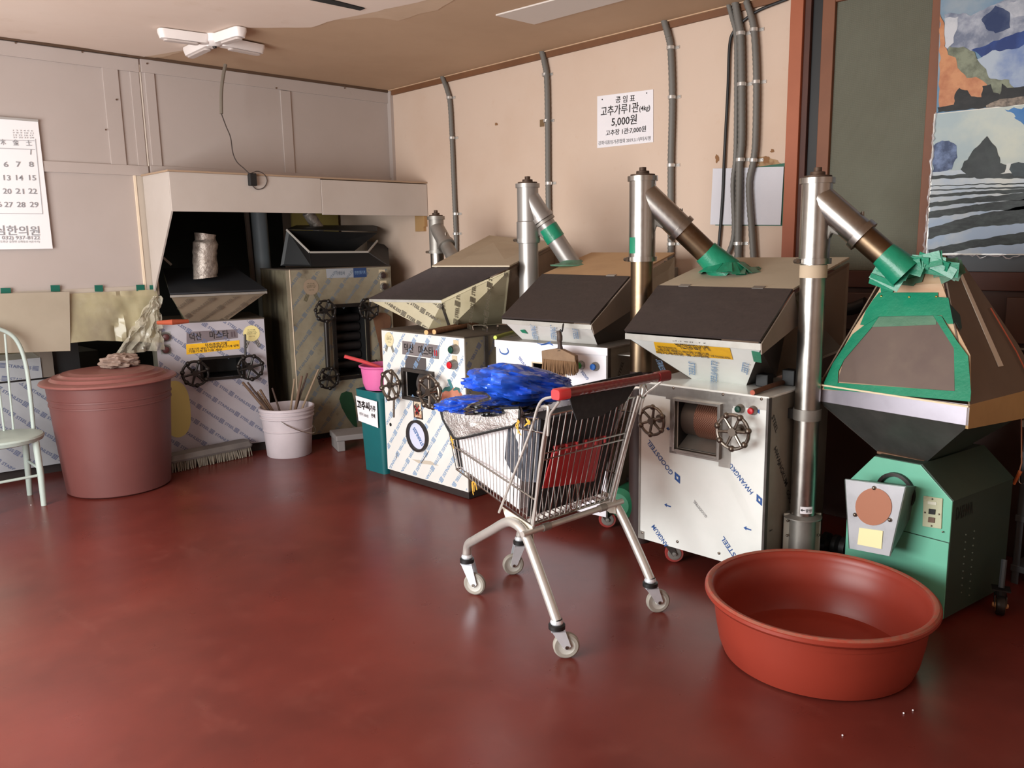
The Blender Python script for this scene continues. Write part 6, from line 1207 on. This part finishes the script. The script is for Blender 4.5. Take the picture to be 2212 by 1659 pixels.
for k0, k1 in ((0, .42), (.58, 1)):
    MB().cyl(RP[0].lerp(RP[1], k0) + Vector((0, -.006, .012)), RP[0].lerp(RP[1], k1) + Vector((0, -.006, .012)), .008, n=8).build('hinge_roll', redd, rpn, smooth=True)
    for k in (k0 + .01, (k0 + k1) / 2, k1 - .01): p = RP[0].lerp(RP[1], k) + Vector((0, -.014, .006)); MB().cyl(p + Vector((0, 0, .014)), p - Vector((0, 0, .014)), .006, n=8).build('hinge_clip', redp, rpn, smooth=True)
# handle
hL, hR = V3((-.295, -.045, 1.058)), V3((.285, -.045, 1.052))
mb = MB(); K = 60
mb.tube([hL.lerp(hR, i / K) for i in range(K + 1)], [.0185 + .0009 * (i % 3 == 0) + random.uniform(-.0005, .0005) for i in range(K + 1)], 14); mb.build('handle', mat('wrapped_red_handle', s(120, 32, 32), .3, var=[(9, s(150, 70, 66), .55, .75, .5, (1, 6, 6))], coat=.6), ct, smooth=True)
loft([rrect(0, 0, .021, .024, .012, -.03), rrect(0, 0, .024, .028, .014, -.02), rrect(0, 0, .024, .028, .014, .035), rrect(0, 0, .020, .022, .012, .042)]).xf(Matrix.Translation((-.300, -.045, 1.058)) @ Matrix.Rotation(R(90), 4, 'Y') @ Matrix.Scale(.88, 4)).build('end_cap', mat('bright_red_cap', s(214, 56, 60), .35, coat=.4), ct, smooth=True)
loft([rrect(0, 0, .019, .022, .012, -.03), rrect(0, 0, .021, .024, .013, .035)]).xf(Matrix.Translation((.286, -.045, 1.052)) @ Matrix.Rotation(R(90), 4, 'Y')).build('end_cap', redd, ct, smooth=True)
lk = MB(); c = V3((.262, .03, .985)); lk.tube([c + Vector((.022 * math.cos(a), 0, .03 * math.sin(a))) for a in [2 * math.pi * i / 16 for i in range(16)]], .004, 6, closed=True); lk.build('coin_lock_ring', chrome, ct, smooth=True)
# the insulated bag inside
bg = thing('insulated_bag', 'silver foil cooler bag with black piping hanging inside the cart', 'bag', F)
foil_w = mat('white_quilt_fabric', s(238, 234, 236), .45, var=[(4, s(214, 208, 212), .45, .7, .5)], bump=(10, .25, .02), spec=.5)
foil_s = mat('crinkled_silver_foil', s(214, 208, 204), .26, .75, var=[(26, s(160, 150, 144), .5, .7, .7)], bump=(60, 1., .01))
felt = mat('charcoal_felt', s(66, 68, 76), .95, var=[(30, s(92, 94, 104), .45, .7, .6)], bump=(120, .2, .002)); felt_d = mat('dark_felt', s(44, 44, 46), .95, var=[(30, s(58, 58, 60), .45, .7, .6)])
q8 = [(-.205, .30, .515), (.205, .30, .515), (.155, .755, .60), (-.155, .755, .60), (-.235, .235, .915), (.235, .235, .915), (.188, .785, .865), (-.188, .785, .865)]
def soft(P, amp, seed, sub=6):
    mb = MB(); P = [Vector(p) for p in P]; c = sum(P, Vector()) / 8
    for f in ((0, 1, 2, 3), (0, 4, 5, 1), (1, 5, 6, 2), (2, 6, 7, 3), (3, 7, 4, 0)):
        vs = []; n = 14
        for i in range(n + 1):
            for j in range(n + 1):
                a, b = i / n, j / n; p = (P[f[0]] * (1 - a) + P[f[3]] * a) * (1 - b) + (P[f[1]] * (1 - a) + P[f[2]] * a) * b; e = min(a, 1 - a, b, 1 - b) * 4
                d = (p - c).normalized(); vs.append(p + d * amp * min(1, e) * (noise.noise(p * 14 + Vector((seed, 0, 0))) - .2))
        mb.add(vs, [(i * (n + 1) + j, i * (n + 1) + j + 1, (i + 1) * (n + 1) + j + 1, (i + 1) * (n + 1) + j) for i in range(n) for j in range(n)])
    return mb
soft(q8, .012, 1).build('bag_body', foil_w, bg, smooth=True)
MB().tube([V3(q8[3]), V3(q8[7])], .011, 8).build('piping', black, bg, smooth=True); MB().plate([V3(q8[3]) + Vector((-.004, -.05, 0)), V3(q8[3]) + Vector((-.006, .0, 0)), V3(q8[7]) + Vector((-.006, 0, 0)), V3(q8[7]) + Vector((-.004, -.035, 0))], .004).build('black_panel', black, bg)
fl_px = [(953, 886), (1040, 882), (1124, 880), (1124, 900), (1121, 912), (1108, 921), (1060, 932), (1010, 944), (990, 948), (981, 946), (970, 928), (958, 905)]
sA, sB, sC = V3((-.285, .085, .96)), V3((-.215, .80, .89)), V3((-.25, .20, .50))
FP = on_plane(F, fl_px, sA, sB, sC, .006); cfp = sum(FP, Vector()) / len(FP); mb = MB(); vs = [cfp]; n = len(FP); nr = 6
FP2 = []
for i in range(n):
    for k in range(4): FP2.append(FP[i].lerp(FP[(i + 1) % n], k / 4))
n = len(FP2); vs = [cfp]
for r_ in range(1, nr + 1):
    for p in FP2: t0 = r_ / nr; p2 = cfp.lerp(p, t0); vs.append(p2 + Vector((-.01 * (1 - t0 ** 3) - .010 * noise.noise(p2 * 16), 0, 0)))
mb.add(vs, [(0, 1 + j, 1 + (j + 1) % n) for j in range(n)] + [(1 + r_ * n + j, 1 + r_ * n + (j + 1) % n, 1 + (r_ + 1) * n + (j + 1) % n, 1 + (r_ + 1) * n + j) for r_ in range(nr - 1) for j in range(n)])
fo_ = mb.build('foil_flap', foil_s, bg, smooth=True); MB().tube([p + Vector((-.004, 0, 0)) for p in FP2[0:1] + FP2[8:]] + [FP2[0]], .0055, 8).build('flap_piping', black, fo_, smooth=True)
MB().plate([FP[0] + Vector((0, 0, 0)), FP[2], (-.19, .26, .905), (-.16, .78, .875)], .004).build('flap_fold', foil_s, bg)
MB().plate(on_plane(F, [(1096, 925), (1168, 905), (1158, 1042), (1130, 1040), (1104, 1020), (1090, 990)], (-.232, .2, .6), (-.20, .78, .7), (-.245, .2, .9), -.012), .003).build('felt_side', felt, bg)
MB().plate([gA + Vector((.012, .045, .02)), gB + Vector((-.012, .045, .02)), gC + Vector((-.012, .075, -.03)), gD + Vector((.012, .075, -.03))], .006).build('felt_back', felt_d, bg)
MB().plate([(-.23, .11, .93), (-.235, .23, .93), (.235, .23, .93), (.23, .11, .93)], .004).build('felt_rim', felt_d, bg)
yt = mat('yellow_string', s(214, 166, 60), .6)
for x, y in ((977, 945), (1122, 912), (1140, 908), (1026, 1044)):
    p = on_plane(F, [(x, y)], sA, sB, sC, .012)[0]; rnd = random.Random(x); mb = MB()
    for i in range(4): mb.tube(bez([p, p + Vector((rnd.uniform(-.006, .0), rnd.uniform(-.02, .02), rnd.uniform(-.02, .01))), p + Vector((rnd.uniform(-.004, .0), rnd.uniform(-.018, .018), rnd.uniform(-.055, -.01)))], 3), .0022, 5)
    mb.build('string_tie', yt, bg, smooth=True)
# cloth over the handle
cl = thing('felt_cloth', 'dark grey felt cloth draped under and over the red cart handle', 'cloth', F)
cp_ = [(1228, 846), (1375, 812), (1372, 835), (1352, 868), (1300, 898), (1246, 908), (1236, 880)]
mb = MB(); mb.plate([F.W(x, y, -.028 + .0) for x, y in cp_], .004); mb.build('hanging_part', felt_d, cl)
P = [F.W(x, y, -.018) for x, y in ((1240, 834), (1386, 803), (1396, 822), (1240, 850))]; MB().plate(P, .006).build('upper_fold', felt_d, cl)
# plastic bags on top
blue = mat('blue_plastic_film', s(44, 100, 222), .24, var=[(3, s(24, 66, 186), .4, .65, .8), (9, s(70, 124, 226), .62, .8, .5)], coat=.5, bump=(9, .25, .02, (1, 3, 3)), sub=.0)
def bagpx(nm, lab, cx_, cy_, rw, rh, w, depth, m, seed, amp=.35, frq=3.0, sharp=.9):
    c = F.W(cx_, cy_, w); e = F.W(cx_ + rw, cy_, w); h_ = F.W(cx_, cy_ - rh, w); t = grid_blob((0, 0, 0), (e - c).length, depth, abs(h_.z - c.z), amp, seed, 90, 48, fr_=frq, sharp=sharp)
    o = t.build(nm, m, None, smooth=True); o.location = F.o + F.u * c.x + F.w * c.y + np.array([0, 0, c.z]); o.rotation_euler = (0, 0, R(F.deg)); return tag(o, lab, 'plastic bag', 'plastic bags heaped in the cart')
b1 = bagpx('plastic_bag', 'large crumpled blue plastic bag heaped on the cart', 1128, 830, 88, 38, .42, .15, blue, 4, .2, 2.2, 1.0); b1.rotation_euler = (0, R(11), R(-10)); 
b2_ = bagpx('plastic_bag', 'small crumpled blue plastic bag at the front end of the cart', 1003, 872, 48, 15, .66, .09, blue, 9, .24, 2.4, 1.0)
b3 = bagpx('plastic_bag', 'glossy black plastic bag between blue bags and foil flap', 1095, 876, 68, 14, .40, .13, mat('black_plastic_film', s(24, 24, 26), .16, coat=1., bump=(20, .6, .02)), 14, .22, 2.4, 1.0)
# rubbish specks on the floor
for (x, y), lab in (((1972, 1536), 'tiny white crumb on the floor before the red tub, right of two'), ((1952, 1542), 'tiny white crumb on the floor before the red tub, left of two'), ((1820, 1590), 'single white crumb near the bottom edge of the picture'), ((67, 1092), 'white crumb on the floor beside the chair leg')):
    p = G.V(x, y, 0); o = MB().ball((0, 0, .003), .0032, 6).build('paper_crumb', paper, None); o.location = p; tag(o, lab, 'crumb', 'white crumbs on the floor')

for o in COL.objects:
    if o.parent is None:
        for k, g in (('chili_grinder', 'grinders along the walls'), ('wye_pipe', 'wye pipes behind the grinders'), ('conduit', 'grey conduits on the peach wall')):
            if o.name.split('.')[0] == k: o['group'] = g
        if o.name in ('mountain_poster', 'tree_poster'): o['group'] = 'posters beside the door'
